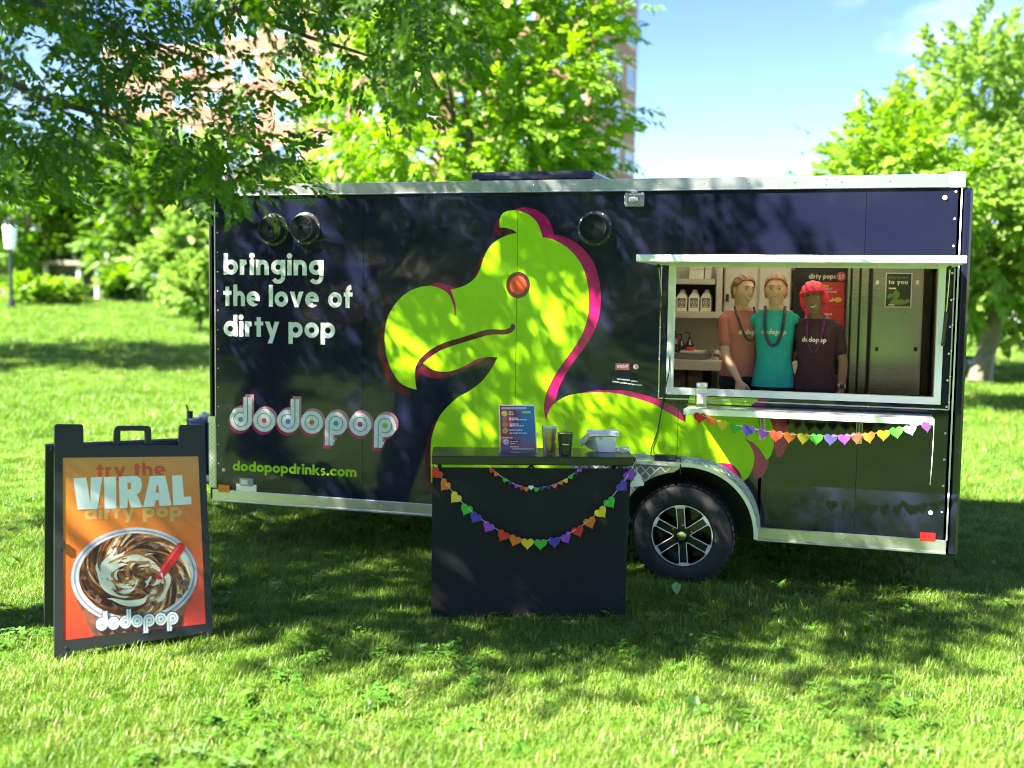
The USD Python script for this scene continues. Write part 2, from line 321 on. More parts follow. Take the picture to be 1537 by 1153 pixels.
def rosette(seed, L=0.11, k=6, W=0.5):
    r = np.random.default_rng(seed); return trimesh.util.concatenate([leafmesh(L*r.uniform(0.6, 1.1), L*W*r.uniform(0.7, 1.0), 0.3, 0.5, (0, 0, 0.01), i*2*PI/k+r.uniform(-.4, .4), r.uniform(0.35, 1.0)) for i in range(k)])
P, S, r = strew([(4.0, 9.5, 38, 0.8), (9.5, 14, 10, 0.9)], 21); m = meshkit.fbm(np.c_[P[:, :2]*0.8, np.zeros(len(P))], 3, 15); ok = m > 0.49; P, S = P[ok], S[ok]
scatter('clover', [(clover(1), WEED), (clover(2), WEED), (clover(3), WEEDPALE)], r.choice(3, len(P), p=[.48, .46, .06]), P, spin(r, len(P), 0.2), S, label='low clover leaves among the grass of the lawn', cat='clover', kind='stuff')
P, S, r = strew([(4.0, 9.5, 5, .75)], 22)
scatter('broadleaf_weeds', [(rosette(1), WEED), (rosette(2, 0.09, 5, 0.7), WEED), (rosette(3, 0.1, 4, 0.6), WEEDPALE)], r.choice(3, len(P), p=[.5, .42, .08]), P, spin(r, len(P), 0.25), S, label='broad plantain and dandelion leaves in the lawn', cat='weeds', kind='stuff')
# the one pale leaf standing before the wheel
wl = face(1014, 868, -0.62)
t = thing('leaf_sprig', 'single pale green leaf on a thin stem standing before the trailer wheel', 'weed', (wl[0], wl[1], gz(wl[0], wl[1])))
lv = leafmesh(0.085, 0.075, 0.1, 0.1, (0, 0, 0), -0.9, -1.15); lv.apply_translation((wl[0], wl[1], 0.13)); obj('leaf_blade', lv, WEEDPALE, t)
obj('stem', tube([(wl[0], wl[1], -0.01), (wl[0]+.005, wl[1], 0.08), (wl[0]+.002, wl[1], 0.131)], 0.002, 5), WEEDPALE, t)

# ------------------------------------------------------------------ lettering: a geometric round sans, built from strokes (x-height 1)
SW, AS, DS = 0.30, 1.42, -0.42
def _st(x0, y0, x1, y1, w=SW):
    return LineString([(x0, y0), (x1, y1)]).buffer(w/2, cap_style=2)
def _ring(cx, cy, R=0.5, w=SW): return Point(cx, cy).buffer(R, 24).difference(Point(cx, cy).buffer(R-w, 24))
def _arc(cx, cy, a0, a1, R=0.35, w=SW, n=18):
    a = np.radians(np.linspace(a0, a1, n)); return LineString(np.c_[cx+R*np.cos(a), cy+R*np.sin(a)]).buffer(w/2, cap_style=2)
def _glyph(ch):
    U = unary_union; h = SW/2
    if ch == 'o': return _ring(.5, .5), 1.0
    if ch == 'b': return U([_ring(.5, .5), _st(h, 0, h, AS)]), 1.0
    if ch == 'd': return U([_ring(.5, .5), _st(1-h, 0, 1-h, AS)]), 1.0
    if ch == 'p': return U([_ring(.5, .5), _st(h, DS, h, 1)]), 1.0
    if ch == 'q': return U([_ring(.5, .5), _st(1-h, DS, 1-h, 1)]), 1.0
    if ch == 'a': return U([_ring(.5, .5), _st(1-h, 0, 1-h, 1)]), 1.0
    if ch == 'g': return U([_ring(.5, .52, .48), _st(1-h, -.05, 1-h, 1), _arc(.5, -.08, -150, 0, .35, .27)]), 1.0
    if ch == 'i': return U([_st(h, 0, h, 1), Point(h, 1.26).buffer(.185)]), SW
    if ch == 'j': return U([_st(h, -.2, h, 1), Point(h, 1.26).buffer(.185)]), SW
    if ch == 'l': return _st(h, 0, h, AS), SW
    if ch in 'nh': return U([_st(h, 0, h, AS if ch == 'h' else 1), _arc(.45, .57, 0, 180, .285, .29), _st(.735, 0, .735, .58)]), .885
    if ch == 'm': return U([_st(h, 0, h, 1), _arc(.43, .58, 0, 180, .27, .28), _st(.70, 0, .70, .59), _arc(.98, .58, 0, 180, .27, .28), _st(1.25, 0, 1.25, .59)]), 1.39
    if ch == 'u': return U([_st(h, .43, h, 1), _arc(.45, .43, 180, 360, .285, .29), _st(.735, 0, .735, 1)]), .885
    if ch == 'r': return U([_st(h, 0, h, 1), _arc(.5, .5, 95, 170, .35)]), .56
    if ch == 't': return U([_st(.30, 0, .30, 1.28), _st(0, .865, .62, .865, .25)]), .62
    if ch == 'f': return U([_st(.27, 0, .27, 1.08), _arc(.55, 1.05, 95, 180, .28, .29), _st(0, .865, .62, .865, .25)]), .62
    if ch == 'v': return Polygon([(0, 1), (.33, 1), (.5, .42), (.67, 1), (1.0, 1), (.63, 0), (.37, 0)]), 1.0
    if ch == 'y': return Polygon([(0, 1), (.33, 1), (.53, .45), (.70, 1), (1.02, 1), (.52, DS), (.2, DS), (.37, .03)]), 1.0
    if ch == 'w': return Polygon([(0, 1), (.31, 1), (.43, .45), (.60, 1), (.82, 1), (.99, .45), (1.11, 1), (1.42, 1), (1.13, 0), (.86, 0), (.71, .5), (.56, 0), (.29, 0)]), 1.42
    if ch == 'k': return U([_st(h, 0, h, AS), Polygon([(.28, .55), (.60, 1), (.97, 1), (.58, .53), (.98, 0), (.62, 0)])]), .95
    if ch == 's': return U([_arc(.36, .70, 25, 265, .19, .25), _arc(.36, .29, -155, 85, .19, .25)]), .72
    if ch == 'e': return U([_ring(.5, .5).difference(Polygon([(.5, .36), (1.2, .36), (1.2, .12), (.62, .18)])), _st(.2, .5, .93, .45, .2)]), 1.0
    if ch == 'c': return _ring(.5, .5).difference(Polygon([(.5, .5), (1.2, .88), (1.2, .12)])), .86
    if ch == 'x': return U([_st(.1, 0, .8, 1), _st(.8, 0, .1, 1)]), .9
    if ch == 'z': return U([_st(.02, .88, .8, .88, .24), _st(.02, .12, .8, .12, .24), _st(.2, .1, .62, .9, .26)]), .82
    if ch == '.': return Point(.19, .17).buffer(.19), .38
    if ch == '&': return U([_ring(.4, .95, .3, .2), _ring(.42, .36, .38, .22), _st(.2, .8, .9, 0, .2)]), .95
    if ch == '7': return U([_st(0, 1.25, .8, 1.25, .26), _st(.28, 0, .68, 1.2, .3)]), .85
    if ch == '$': return U([affinity.scale(_glyph('s')[0], 1.2, 1.3, origin=(0, 0)), _st(.44, -.15, .44, 1.5, .14)]), .95
    return Polygon(), .42
def text(s, gap=0.13):
    out, x = [], 0.0
    for ch in s:
        g, w = _glyph(ch)
        if not g.is_empty: out.append(affinity.translate(g, x, 0))
        x += w+gap
    return unary_union(out), x-gap
def text_on(fr, s, p0, p1, xh, off=0.0, gap=0.13):
    """text between two pixels of its baseline, with an x-height of xh pixels, in the frame's plane"""
    t, w = text(s, gap); a, b = np.array(fr.px(*p0, off)), np.array(fr.px(*p1, off)); c = np.array(fr.px(p0[0], p0[1]-xh, off))
    ex = (b-a)/w; k = abs(c[1]-a[1]); return affinity.affine_transform(t, [ex[0], 0, ex[1], k, a[0], a[1]])
# the round lettering of the logo: rings, groove lines and coloured dots, in units of the ring radius
LOGO = 'dodopop'
def logo_glyph(ch):
    R = 1.0; ring = Point(0, 0).buffer(R, 32); w = .76
    if ch == 'o':
        body = ring; groove = Point(0, 0).buffer(.62, 32).difference(Point(0, 0).buffer(.575, 32))
    elif ch == 'd':
        body = unary_union([ring, sbox(1-w, 0, 1, 1.95)]); a = np.radians(np.linspace(62, 360, 40))
        L = LineString(list(zip(.6*np.cos(a), .6*np.sin(a)))+[(.6, 1.88)]); groove = L.buffer(.024)
        body = body.difference(sbox(1-w-.05, .62, 1-w, 1.2))
    else:
        body = unary_union([ring, sbox(-1, -1.95, -1+w, 0), sbox(-1+w, -1.62, -1+w+.14, -1.42)]); a = np.radians(np.linspace(180, -118, 40))
        L = LineString([(-.6, -1.9)]+list(zip(.6*np.cos(a), .6*np.sin(a)))); groove = L.buffer(.024)
    return body, groove, Point(0, 0).buffer(.22, 16)
def logo_on(fr, centres, rpx, off=0.0):
    """the seven letters at pixel centres; returns (bodies, grooves, dots) as lists in the plane"""
    B, G, D = [], [], []
    c2 = [np.array(fr.px(*c, off)) for c in centres]
    for i, ch in enumerate(LOGO):
        a = c2[i]; sx = abs(fr.px(centres[i][0]+rpx[0], centres[i][1], off)[0]-a[0]); sy = abs(fr.px(centres[i][0], centres[i][1]+rpx[1], off)[1]-a[1])
        j = min(i+1, 6); d = c2[j]-c2[j-1]; sl = d[1]/d[0]
        T = [sx, 0, sl*sx, sy, a[0], a[1]]
        b, g, d_ = logo_glyph(ch); B.append(affinity.affine_transform(b, T)); G.append(affinity.affine_transform(g, T)); D.append(affinity.affine_transform(d_, T))
    return B, G, D

# ------------------------------------------------------------------ the food trailer
L, ZB, ZT, WID = 5.54, 0.318, 2.749, 2.18
ZR = FACE.px(652, 757)[1]                       # top of the bottom rail
ZTOP = FACE.px(900, 272.5)[1]
WX0, WX1, WZ0, WZ1 = 3.635, 5.455, 1.318, 2.255  # serving window
WC = np.array([3.80, -0.20, 0.355])             # wheel centre
T = thing('food_trailer', 'long dark navy drinks trailer with a lime green bird and an open serving window', 'food trailer', (0, 0, 0))
# wall panels with seams between them, cut for the window and the wheel arch
arch = Polygon([(2.98, 0.2), (2.98, 0.80), (WC[0], 0.80)]+[(WC[0]+0.46*math.cos(a), 0.36+0.46*math.sin(a)) for a in np.radians(np.linspace(88, 0, 16))]+[(WC[0]+0.46, 0.2)])
hole = unary_union([sbox(WX0+.03, WZ0+.03, WX1-.03, WZ1-.03), arch])
SEAM = [0.0, 1.3045, 2.523, 3.723, 4.94, L]
for i in range(5):
    p = sbox(SEAM[i]+(0.0015 if i else 0), ZB, SEAM[i+1]-(0.0015 if i < 4 else 0), ZTOP-.004).difference(hole)
    for g_ in getattr(p, 'geoms', [p]): obj('wall_panel', FACE.plate(g_, -0.03, 0.0), NAVY, T)
cut = unary_union([sbox(s-.0018, 0, s+.0018, 4) for s in SEAM[1:5]]+[hole])
C3 = lambda pts: FACE.pts(crop(pts, 3.8425, 540, 290)); C4 = lambda pts: FACE.pts(crop(pts, 3.115, 600, 570)); C7 = lambda pts: FACE.pts(crop(pts, 2.883, 900, 480)); C8 = lambda pts: FACE.pts(crop(pts, 3.8425, 1130, 560))
def keep(pts, f):                                # map to the plane but keep corner marks
    q = f([p[:2] for p in pts]); return [tuple(a)+((p[2],) if len(p) > 2 else ()) for a, p in zip(q, pts)]
head = [(808, 198, 1), (808, 155), (822, 122), (850, 104), (890, 99), (940, 108), (985, 131), (1020, 165), (1040, 205), (1055, 255, 1), (1100, 263), (1150, 284), (1210, 325), (1260, 382), (1295, 447), (1314, 520), (1322, 590), (1322, 655), (1312, 730), (1290, 800), (1258, 860),
        (1220, 917), (1180, 970), (1140, 1028), (1108, 1085), (1085, 1140, 1)]
front = [(612, 1153, 1), (660, 1122), (705, 1085), (748, 1033), (777, 985), (795, 947, 1), (750, 945), (710, 949), (670, 961), (620, 990), (570, 1012), (520, 1027), (480, 1030), (430, 1021), (392, 1002), (365, 980, 1), (408, 946), (460, 911), (520, 886), (600, 861), (670, 840), (730, 822), (780, 815), (830, 816), (866, 808), (890, 790), (898, 770), (888, 755), (873, 757, 1), (871, 770), (850, 783), (820, 788), (770, 785), (720, 790),
         (660, 809), (580, 835), (500, 858), (430, 890), (380, 925), (345, 963), (325, 1000), (319, 1045), (322, 1090), (328, 1133, 1), (270, 1115), (225, 1084), (190, 1030), (165, 970), (150, 910), (145, 850), (147, 780), (158, 730), (180, 680), (210, 635), (250, 592), (300, 560), (350, 541), (395, 535), (430, 539), (470, 552), (505, 575), (526, 605), (539, 640), (546, 680), (550, 720, 1), (556, 690), (553, 640), (541, 595), (525, 557, 1),
         (570, 546), (612, 530), (650, 505), (675, 478), (692, 445), (705, 405), (720, 365), (740, 325), (770, 290), (810, 262), (860, 240), (908, 230, 1), (885, 213), (850, 201)]
neckR = [(712, 0), (690, 52), (676, 110), (678, 160), (688, 194, 1), (691, 165), (713, 122), (760, 86), (820, 67), (900, 60), (1000, 62), (1100, 85), (1180, 112), (1234, 140, 1)]
wing7 = [(373, 445, 1), (374, 410), (384, 352), (395, 321, 1), (683, 326, 1), (683, 356, 1), (660, 366, 1), (640, 405, 1), (725, 412, 1), (745, 450), (755, 500), (752, 550), (740, 588), (722, 607, 1), (700, 570), (668, 535), (625, 513, 1), (650, 540), (668, 580), (668, 620), (655, 660), (635, 690), (615, 698, 1), (610, 670), (590, 640), (560, 622), (515, 620, 1), (480, 700, 1), (100, 760, 1)]
left4 = [(147, 480, 1), (146, 330), (150, 275), (168, 212), (195, 160), (232, 118), (280, 76, 1)]
outline = spl(keep(head, C3), 6, False)+spl(keep(neckR, C4), 6, False)+spl(keep(wing7, C7), 6, False)+spl(keep(left4, C4), 6, False)+spl(keep(front, C3)+[], 6, False)
bird = Polygon(outline).buffer(0)
if bird.geom_type != 'Polygon': bird = max(bird.geoms, key=lambda g: g.area)
px = 1/205.0                                    # metres per pixel on the face, roughly
G = T
LAY = lambda k: (0.0008, 0.0012+0.0012*k)
dark_copy = affinity.translate(unary_union([bird, Polygon(spl(keep([(315, 1000), (330, 985), (365, 985), (380, 1010), (340, 1080)], C3), 4))]), -10*px, -11*px)
pink_copy = affinity.translate(bird, 17.5*px, 4*px)
pink_copy = pink_copy.difference(unary_union([sbox(-1, -1, FACE.px(652, 400)[0], 4), Polygon(C7([(395, 300), (373, 445), (300, 300)])).buffer(0)]))
obj('bird_shadow', FACE.plate(dark_copy.difference(cut).difference(sbox(3.4, -1, 9, 9)), *LAY(0)), MAROON, T, label='dark maroon shadow behind the left of the bird')
obj('bird_shadow', FACE.plate(pink_copy.difference(cut), *LAY(1)), MAGENTA, T, label='magenta shadow behind the right of the bird')
fz = Polygon(C7([(515, 625), (535, 617), (562, 619), (592, 642), (612, 680), (616, 705), (580, 690), (545, 660)])).buffer(0)
f2_ = Polygon(spl(keep([(625, 513, 1), (680, 540), (720, 590), (732, 606, 1), (726, 640), (702, 678), (675, 689, 1), (664, 655, 1), (670, 600), (655, 545)], C7), 5)).buffer(0)
f1_ = Polygon(spl(keep([(725, 412, 1), (790, 414), (815, 465), (812, 540), (792, 580), (768, 596, 1), (757, 555), (755, 490)], C7), 5)).buffer(0)
up_ = Polygon(C7([(660, 362), (612, 372), (612, 380), (720, 380), (715, 362), (740, 345), (738, 330), (684, 328), (684, 358)])).buffer(0)
obj('feather', FACE.plate(unary_union([fz, f2_, f1_, up_]).difference(cut), *LAY(2)), MAGENTA, T, label='magenta feather shapes of the bird tail')
obj('bird', FACE.plate(bird.difference(cut), *LAY(3)), LIME, T, label='lime green bird printed across the trailer side')
gapm = Polygon(spl(keep([p for p in front if 28 <= front.index(p) <= 41] , C3), 4)) if False else None
eye_c = C3([(914, 530)])[0]; eye = lambda a: affinity.scale(Point(eye_c).buffer(1, 24), a/3.8425*px*1.0, a*1.06/3.8425*px)
obj('bird_eye', FACE.plate(eye(71), *LAY(4)), MAROON, T, label='dark ring of the bird eye'); obj('bird_eye', FACE.plate(eye(50), *LAY(5)), CORAL, T, label='orange red bird eye')
# dark maroon mouth line and nostril line show the shadow colour
for nm, pts in (('mouth_line', [(365, 980, 1), (408, 946), (460, 911), (520, 886), (600, 861), (670, 840), (730, 822), (780, 815), (830, 816), (866, 808), (890, 790), (898, 770), (888, 755), (873, 757, 1), (871, 770), (850, 783), (820, 788), (770, 785), (720, 790), (660, 809), (580, 835), (500, 858), (430, 890), (380, 925), (345, 963), (330, 1000)]),):
    obj(nm, FACE.plate(Polygon(spl(keep(pts, C3), 4)).buffer(0), *LAY(2)), MAROON, T)
obj('nostril_line', FACE.plate(Polygon(spl(keep([(400, 533, 1), (440, 518), (490, 524), (540, 553, 1), (548, 600), (556, 690), (550, 720, 1), (546, 680), (526, 605), (470, 552)], C3), 4)).buffer(0), *LAY(2)), MAGENTA, T)
# slogan, logo and web address
Q1 = lambda x, y: (300+x/3.8425, 240+y/3.8425); Q2 = lambda x, y: (300+x/3.8425, 520+y/3.8425)
for s, a, b in (('bringing', (138, 662), (714, 668)), ('the love of', (137, 842), (880, 855)), ('dirty pop', (138, 1016), (780, 1030))):
    obj('slogan', FACE.plate(text_on(FACE, s, Q1(*a), Q1(*b), 87/3.8425).difference(cut), *LAY(0)), WRAPWHITE, T, label=f'white lettering reading {s}')
obj('web_address', FACE.plate(text_on(FACE, 'dodopopdrinks.com', Q2(190, 716), Q2(903, 754), 41/3.8425, gap=0.10).difference(cut), *LAY(0)), LIME, T, label='lime green web address')
cen = [Q2(*c) for c in ((237, 421), (372, 427), (510, 432), (647, 438), (786, 444), (925, 450), (1069, 457))]
B, Gv, Dt = logo_on(FACE, cen, (66/3.8425, 68/3.8425))
PINKPALE = sheet('pale_pink_wrap', (0.50, 0.20, 0.26), 0.25); GROOVE = plain('groove_black', (0.01, 0.01, 0.012), 0.3)
lb = unary_union(B)
obj('logo_shadow', FACE.plate(affinity.translate(lb, -2.4*px, -4.2*px), *LAY(0)), MAGENTA, T, label='dark pink lower shadow of the round logo letters')
obj('logo_shadow', FACE.plate(affinity.translate(lb, 3.0*px, 3.6*px), *LAY(1)), PINKPALE, T, label='pale pink upper shadow of the round logo letters')
dotc = [(0.22, 0.22, 0.40), (0.62, 0.05, 0.10), (0.05, 0.16, 0.50), (0.65, 0.13, 0.01), (0.02, 0.38, 0.40), (0.45, 0.06, 0.16), (0.30, 0.58, 0.02)]
for i in range(7):
    gr = affinity.scale(B[i], .965, .965); p = obj('logo_letter', FACE.plate(gr, *LAY(2)), WRAPWHITE, T, label=f'white round letter {LOGO[i]} of the logo')
    obj('groove', FACE.plate(Gv[i], *LAY(3)), GROOVE, p); obj('dot', FACE.plate(Dt[i], *LAY(3)), plain(f'logo_dot_{i+1}', dotc[i], 0.3), p)
# shell: roof, floor, end walls, far wall, inner lining
TOPF = Frame((0, 0, ZTOP), (1, 0, 0), (0, 1, 0)); light_hole = sbox(3.3, .07, 5.25, 1.55); obj('roof', TOPF.plate(sbox(.01, .0, L-.01, WID).difference(light_hole), -.02, .012), ALU, T)
FIBRE = mat('translucent_fibreglass', {'t': ('translucent_bsdf', {'color': (.80, .77, .68)}), 'p': ('principled_bsdf', {'base_color': (.7, .66, .5), 'roughness': .4}), 'm': ('mix_closure', {'fac': .75})}, [('p.BSDF', 'm.closure1'), ('t.BSDF', 'm.closure2')], surface='m.closure')
obj('roof_light', TOPF.plate(light_hole.buffer(.02), .013, .017), FIBRE, T, label='translucent panel in the roof')
obj('floor', [box2((0.02, 0.02, ZB+.04), (L-.02, WID-.02, ZB+.19)).difference(box2((2.98, -.1, 0), (4.28, .28, 2))) if False else box2((0.02, 0.30, ZB+.04), (L-.02, WID-.02, ZB+.19)), box2((0.02, 0.02, ZB+.04), (2.97, 0.30, ZB+.19)), box2((4.29, 0.02, ZB+.04), (L-.02, 0.30, ZB+.19))], FLOORIN, T)
obj('wheel_box', [box2((2.97, 0.28, ZB), (4.29, 0.30, 0.86)), box2((2.97, 0.0, 0.86), (4.29, 0.30, 0.88)), box2((2.95, 0.0, ZB), (2.97, 0.30, 0.88)), box2((4.29, 0.0, ZB), (4.31, 0.30, 0.88))], BLACKPL, T)
obj('end_wall', box2((0.0, 0.0, ZB), (0.03, WID, ZTOP-.02)), NAVY, T); obj('end_wall', box2((L-.03, 0.0, ZB), (L, WID, ZTOP-.02)), NAVY, T)
BACKF = Frame((0, WID, 0), (1, 0, 0), (0, 0, 1)); backdoor = sbox(1.75, ZB+.2, 3.05, ZTOP-.12); obj('far_wall', BACKF.plate(sbox(.03, ZB, L-.03, ZTOP-.02).difference(backdoor), .0, .03), NAVY, T)
obj('back_door', box2((1.72, WID+.02, ZB+.2), (1.755, WID+1.25, ZTOP-.13), .006), NAVY, T)
obj('inner_lining', [BACKF.plate(sbox(.05, ZB+.19, L-.045, ZTOP-.03).difference(backdoor), .031, .045), box2((L-.045, 0.02, ZB+.19), (L-.031, WID-.05, ZTOP-.03)), TOPF.plate(sbox(.05, .02, L-.05, WID-.05).difference(light_hole), -.035, -.024),
     FACE.plate(sbox(.05, ZB+.9, L-.05, ZTOP-.04).difference(sbox(WX0+.02, WZ0+.02, WX1-.02, WZ1-.02)), -0.045, -0.032), box2((.032, .02, ZB+.19), (.045, WID-.05, ZTOP-.03))], WALLIN, T)
# trims
def rivets(pts, r=0.006, y=-0.014, m=None):
    for x, z in pts:
        obj('rivet', lathe([(0, .004), (r*.6, .003), (r, 0), (0, 0)], (x, y, z), (0, -1, 0), 8), m or ALU, T)
tr = obj('top_rail', [box2((0.0, -0.012, ZT), (L-.09, 0.02, ZTOP+.016), .004), box2((0.0, -0.020, ZT-.010), (L-.09, -0.002, ZT), .003)], ALU, T)
obj('rail_cap', box2((L-.09, -0.016, ZT-.012), (L+.012, 0.05, ZTOP+.028), .006), ALUBRIGHT, T)
obj('rail_splice', box2((4.66, -0.0145, ZT+.006), (4.75, -0.0, ZTOP+.012), .002), ALU, T)
rivets([(x, (ZT+ZTOP)/2+.008) for x in np.arange(0.2, 5.3, 0.305)]); rivets([(x, z) for x in (4.675, 4.735) for z in (ZT+.02, ZTOP-.005)], .005, -.016); rivets([(L-.07, ZT+.01), (L-.07, ZTOP)], .006, -.018)
obj('bottom_rail', [box2((0.0, -0.012, ZB), (2.99, 0.02, ZR), .004), box2((0, -.022, ZB), (2.99, -.002, ZB+.018), .004)], ALU, T)
obj('bottom_rail', [box2((4.285, -0.012, ZB), (L-.01, 0.02, ZR), .004), box2((4.285, -.022, ZB), (L-.01, -.002, ZB+.018), .004)], ALU, T)
rivets([(x, (ZB+ZR)/2+.01) for x in list(np.arange(0.12, 2.9, 0.27))+list(np.arange(4.5, 5.5, 0.37))])
obj('corner_trim', [box2((-.028, -.004, ZB+.01), (0.0, .06, ZT+.02), .01)], NAVY, T); obj('trim_strip', box2((0.026, -.006, ZB+.1), (0.034, .0, ZT-.005)), ALU, T)
obj('corner_trim', [box2((L, -.004, ZB-.01), (L+.062, .07, ZT-.01), .016)], NAVY, T); obj('trim_strip', box2((L-.014, -.008, ZR), (L-.004, .0, ZT-.01)), ALUBRIGHT, T)
rivets([(0.052, z) for z in np.arange(0.62, 2.7, 0.153)], .0055, -.0005, WHITE); rivets([(L-.045, z) for z in np.arange(0.6, 2.72, 0.176)], .008, -.0005, WHITE)
# stone guard of tread plate at the front corner
sg = sbox(-.030, ZR+.012, .026, FACE.px(318, 634)[1]); guard = obj('stone_guard', FACE.plate(sg, 0.004, 0.009), TREAD, T)
def bars(poly, step, ln, fr=FACE, d0=0.009, w=0.006):
    """the raised bars of tread plate inside a polygon"""
    x0, z0, x1, z1 = poly.bounds; out = []
    for i, x in enumerate(np.arange(x0, x1+step, step)):
        for k, z in enumerate(np.arange(z0, z1+step, step)):
            a = PI/4 if (i+k) % 2 else -PI/4; p = LineString([(x-ln/2*math.cos(a), z-ln/2*math.sin(a)), (x+ln/2*math.cos(a), z+ln/2*math.sin(a))]).buffer(w/2, 2)
            if poly.contains(p): out.append(p)
    return fr.plate(unary_union(out), d0, d0+.0025)
obj('raised_bars', bars(sg, .019, .02, w=.004), ALUBRIGHT, guard); obj('guard_cap', FACE.plate(sbox(-.036, sg.bounds[3], .03, sg.bounds[3]+.05), .0, .012), ALU, T)
# fender
FX = WC[0]; rO, fz0 = 0.472, FACE.px(954, 686)[1]
zc = 0.365; outer = [(FX-.80, fz0), (FX-.02, fz0)]
fe = np.array(FACE.px(1139, 797)); rx, rz = fe[0]-FX, fz0-zc
oc = [(FX+rx*math.sin(a)**0.92, zc+rz*math.cos(a)**0.92) for a in np.radians(np.linspace(0.1, 89, 24))]
def strip_xz(line, y0, y1, th):                 # a bent plate following a line in (x, z), reaching from y0 to y1
    p = LineString(line).buffer(th/2, cap_style=2); m = FACE.plate(p, -y1, -y0); return m
curve = [(FX-.80, fz0), (FX-.4, fz0)]+oc
fender = obj('fender', strip_xz(curve, -0.25, 0.0, .006), TREAD, T)
obj('fender_edge', FACE.plate(LineString(curve).buffer(.013, cap_style=2), .246, .258), ALUBRIGHT, fender)
obj('fender_edge', FACE.plate(LineString([(a, b+.012) for a, b in curve]).buffer(.012, cap_style=2), .0005, .02), ALU, fender)
inn = Polygon([(FX-.80, fz0-.012), (FX-.0, fz0-.012)]+[(FX+.44*math.sin(a), .36+.445*math.cos(a)) for a in np.radians(np.linspace(-8, -62, 14))]+[(FX-.80, .36)])
fi = obj('fender_skirt', FACE.plate(inn, .238, .244), TREAD, fender); obj('raised_bars', bars(inn, .035, .04, d0=.244, w=.007), ALUBRIGHT, fender)
mm = []
for i in range(len(oc)-1):                      # raised bars on the fender's curved top
    a, b = np.array(oc[i]), np.array(oc[i+1]); d = b-a; d /= max(np.linalg.norm(d), 1e-6); nrm = np.array([-d[1], d[0]])*-1
    if nrm @ (a-np.array([FX, zc])) < 0: nrm = -nrm
    for k, y in enumerate((-.05, -.11, -.17, -.22)):
        c = a+nrm*.0035; s = .012*(1 if (i+k) % 2 else -1); mm.append(tube([(c[0]-d[0]*.014, y-s, c[1]-d[1]*.014), (c[0]+d[0]*.014, y+s, c[1]+d[1]*.014)], .0028, 4))
obj('raised_bars', mm, ALUBRIGHT, fender)
# wheel: tyre, black alloy rim with bright edges
W = [T+'/wheel']; WX = UsdGeom.Xform.Define(stage, W[0]); _base[W[0]] = np.zeros(3); w = W[0]; AX = (0, -1, 0)
wc0 = WC+np.array([0, 0.20, 0])                 # inner side of the tyre
prof = [(.215, .0), (.30, .0), (.338, .012), (.352, .035), (.352, .085), (.346, .088), (.346, .096), (.354, .099), (.354, .135), (.348, .138), (.348, .146), (.352, .149), (.350, .172), (.338, .196), (.305, .212), (.262, .214), (.232, .205), (.215, .196)]
obj('tyre', lathe(prof, wc0, AX, 56), RUBBER, w, smooth=35)
blocks = []
for k in range(44):
    a = k*2*PI/44
    for h0, h1, of in ((.012, .062, 0), (.14, .19, .5)):
        aa = a+of*2*PI/44; c = wc0+np.array([math.cos(aa)*.3535, -(h0+h1)/2, math.sin(aa)*.3535]); b = trimesh.creation.box((.010, h1-h0, .034)); b.apply_transform(trimesh.transformations.rotation_matrix(-aa, [0, 1, 0])); b.apply_translation(c); blocks.append(b)
obj('tread_blocks', blocks, RUBBER, w, kind='stuff')
RF = Frame(WC+np.array([0, 0.012, 0]), (1, 0, 0), (0, 0, 1))
obj('rim_well', lathe([(0, .03), (.19, .03), (.212, .19), (.224, .196), (.224, .202), (.20, .20), (.185, .05), (0, .05)], wc0, AX, 48), RIMBLACK, w, smooth=35)
pock = []
for k in range(6):
    a0 = math.radians(5+60*k); pts = [(.062, 0, 1), (.085, .016), (.13, .040), (.178, .066), (.196, .058), (.2035, .02), (.2035, -.02), (.196, -.058), (.178, -.066), (.13, -.040), (.085, -.016)]
    pock.append(Polygon([(x*math.cos(a0)-y*math.sin(a0), x*math.sin(a0)+y*math.cos(a0)) for x, y in spl(pts, 5)]))
pk = unary_union(pock); disc = Point(0, 0).buffer(.206, 32)
sp = obj('spokes', RF.plate(disc.difference(pk), .0, .012), RIMBLACK, w)
obj('bright_edge', RF.plate(unary_union([p.buffer(.0062).difference(p) for p in pock]).intersection(disc), .012, .0145), RIMSILVER, sp)
rims = [Polygon([(0, 0)]+[(.3*math.cos(a), .3*math.sin(a)) for a in np.radians(np.linspace(35+60*k-9, 35+60*k+9, 5))]) for k in range(6)]
obj('bright_tip', RF.plate(unary_union(rims).intersection(Point(0, 0).buffer(.213, 32).difference(Point(0, 0).buffer(.190, 32))).difference(pk.buffer(.004)), .012, .0145), RIMSILVER, sp)
obj('rim_lip', lathe([(.204, 0), (.214, 0), (.218, .006), (.216, .013), (.208, .013), (.204, .004)], WC+np.array([0, .012, 0]), AX, 48), RIMSILVER, w, smooth=35)
obj('hub_cap', lathe([(0, .028), (.030, .026), (.038, .016), (.041, 0), (0, 0)], WC, AX, 24), CHROME, w, smooth=30); obj('hub_ring', lathe([(.042, 0), (.046, .012), (.055, .012), (.058, 0)], WC, AX, 24), RIMBLACK, w, smooth=30)
for k in range(6):
    a = math.radians(35+60*k-10); obj('wheel_nut', lathe([(0, .012), (.005, .012), (.007, 0), (0, 0)], WC+np.array([.075*math.cos(a), 0, .075*math.sin(a)]), AX, 6), CHROME, w)
obj('axle', [tube([(FX, 0.0, .355), (FX, WID, .355)], .035, 10), box2((.3, .35, ZB-.06), (5.3, .45, ZB+.04)), box2((.3, WID-.45, ZB-.06), (5.3, WID-.35, ZB+.04))], BLACKPL, T)
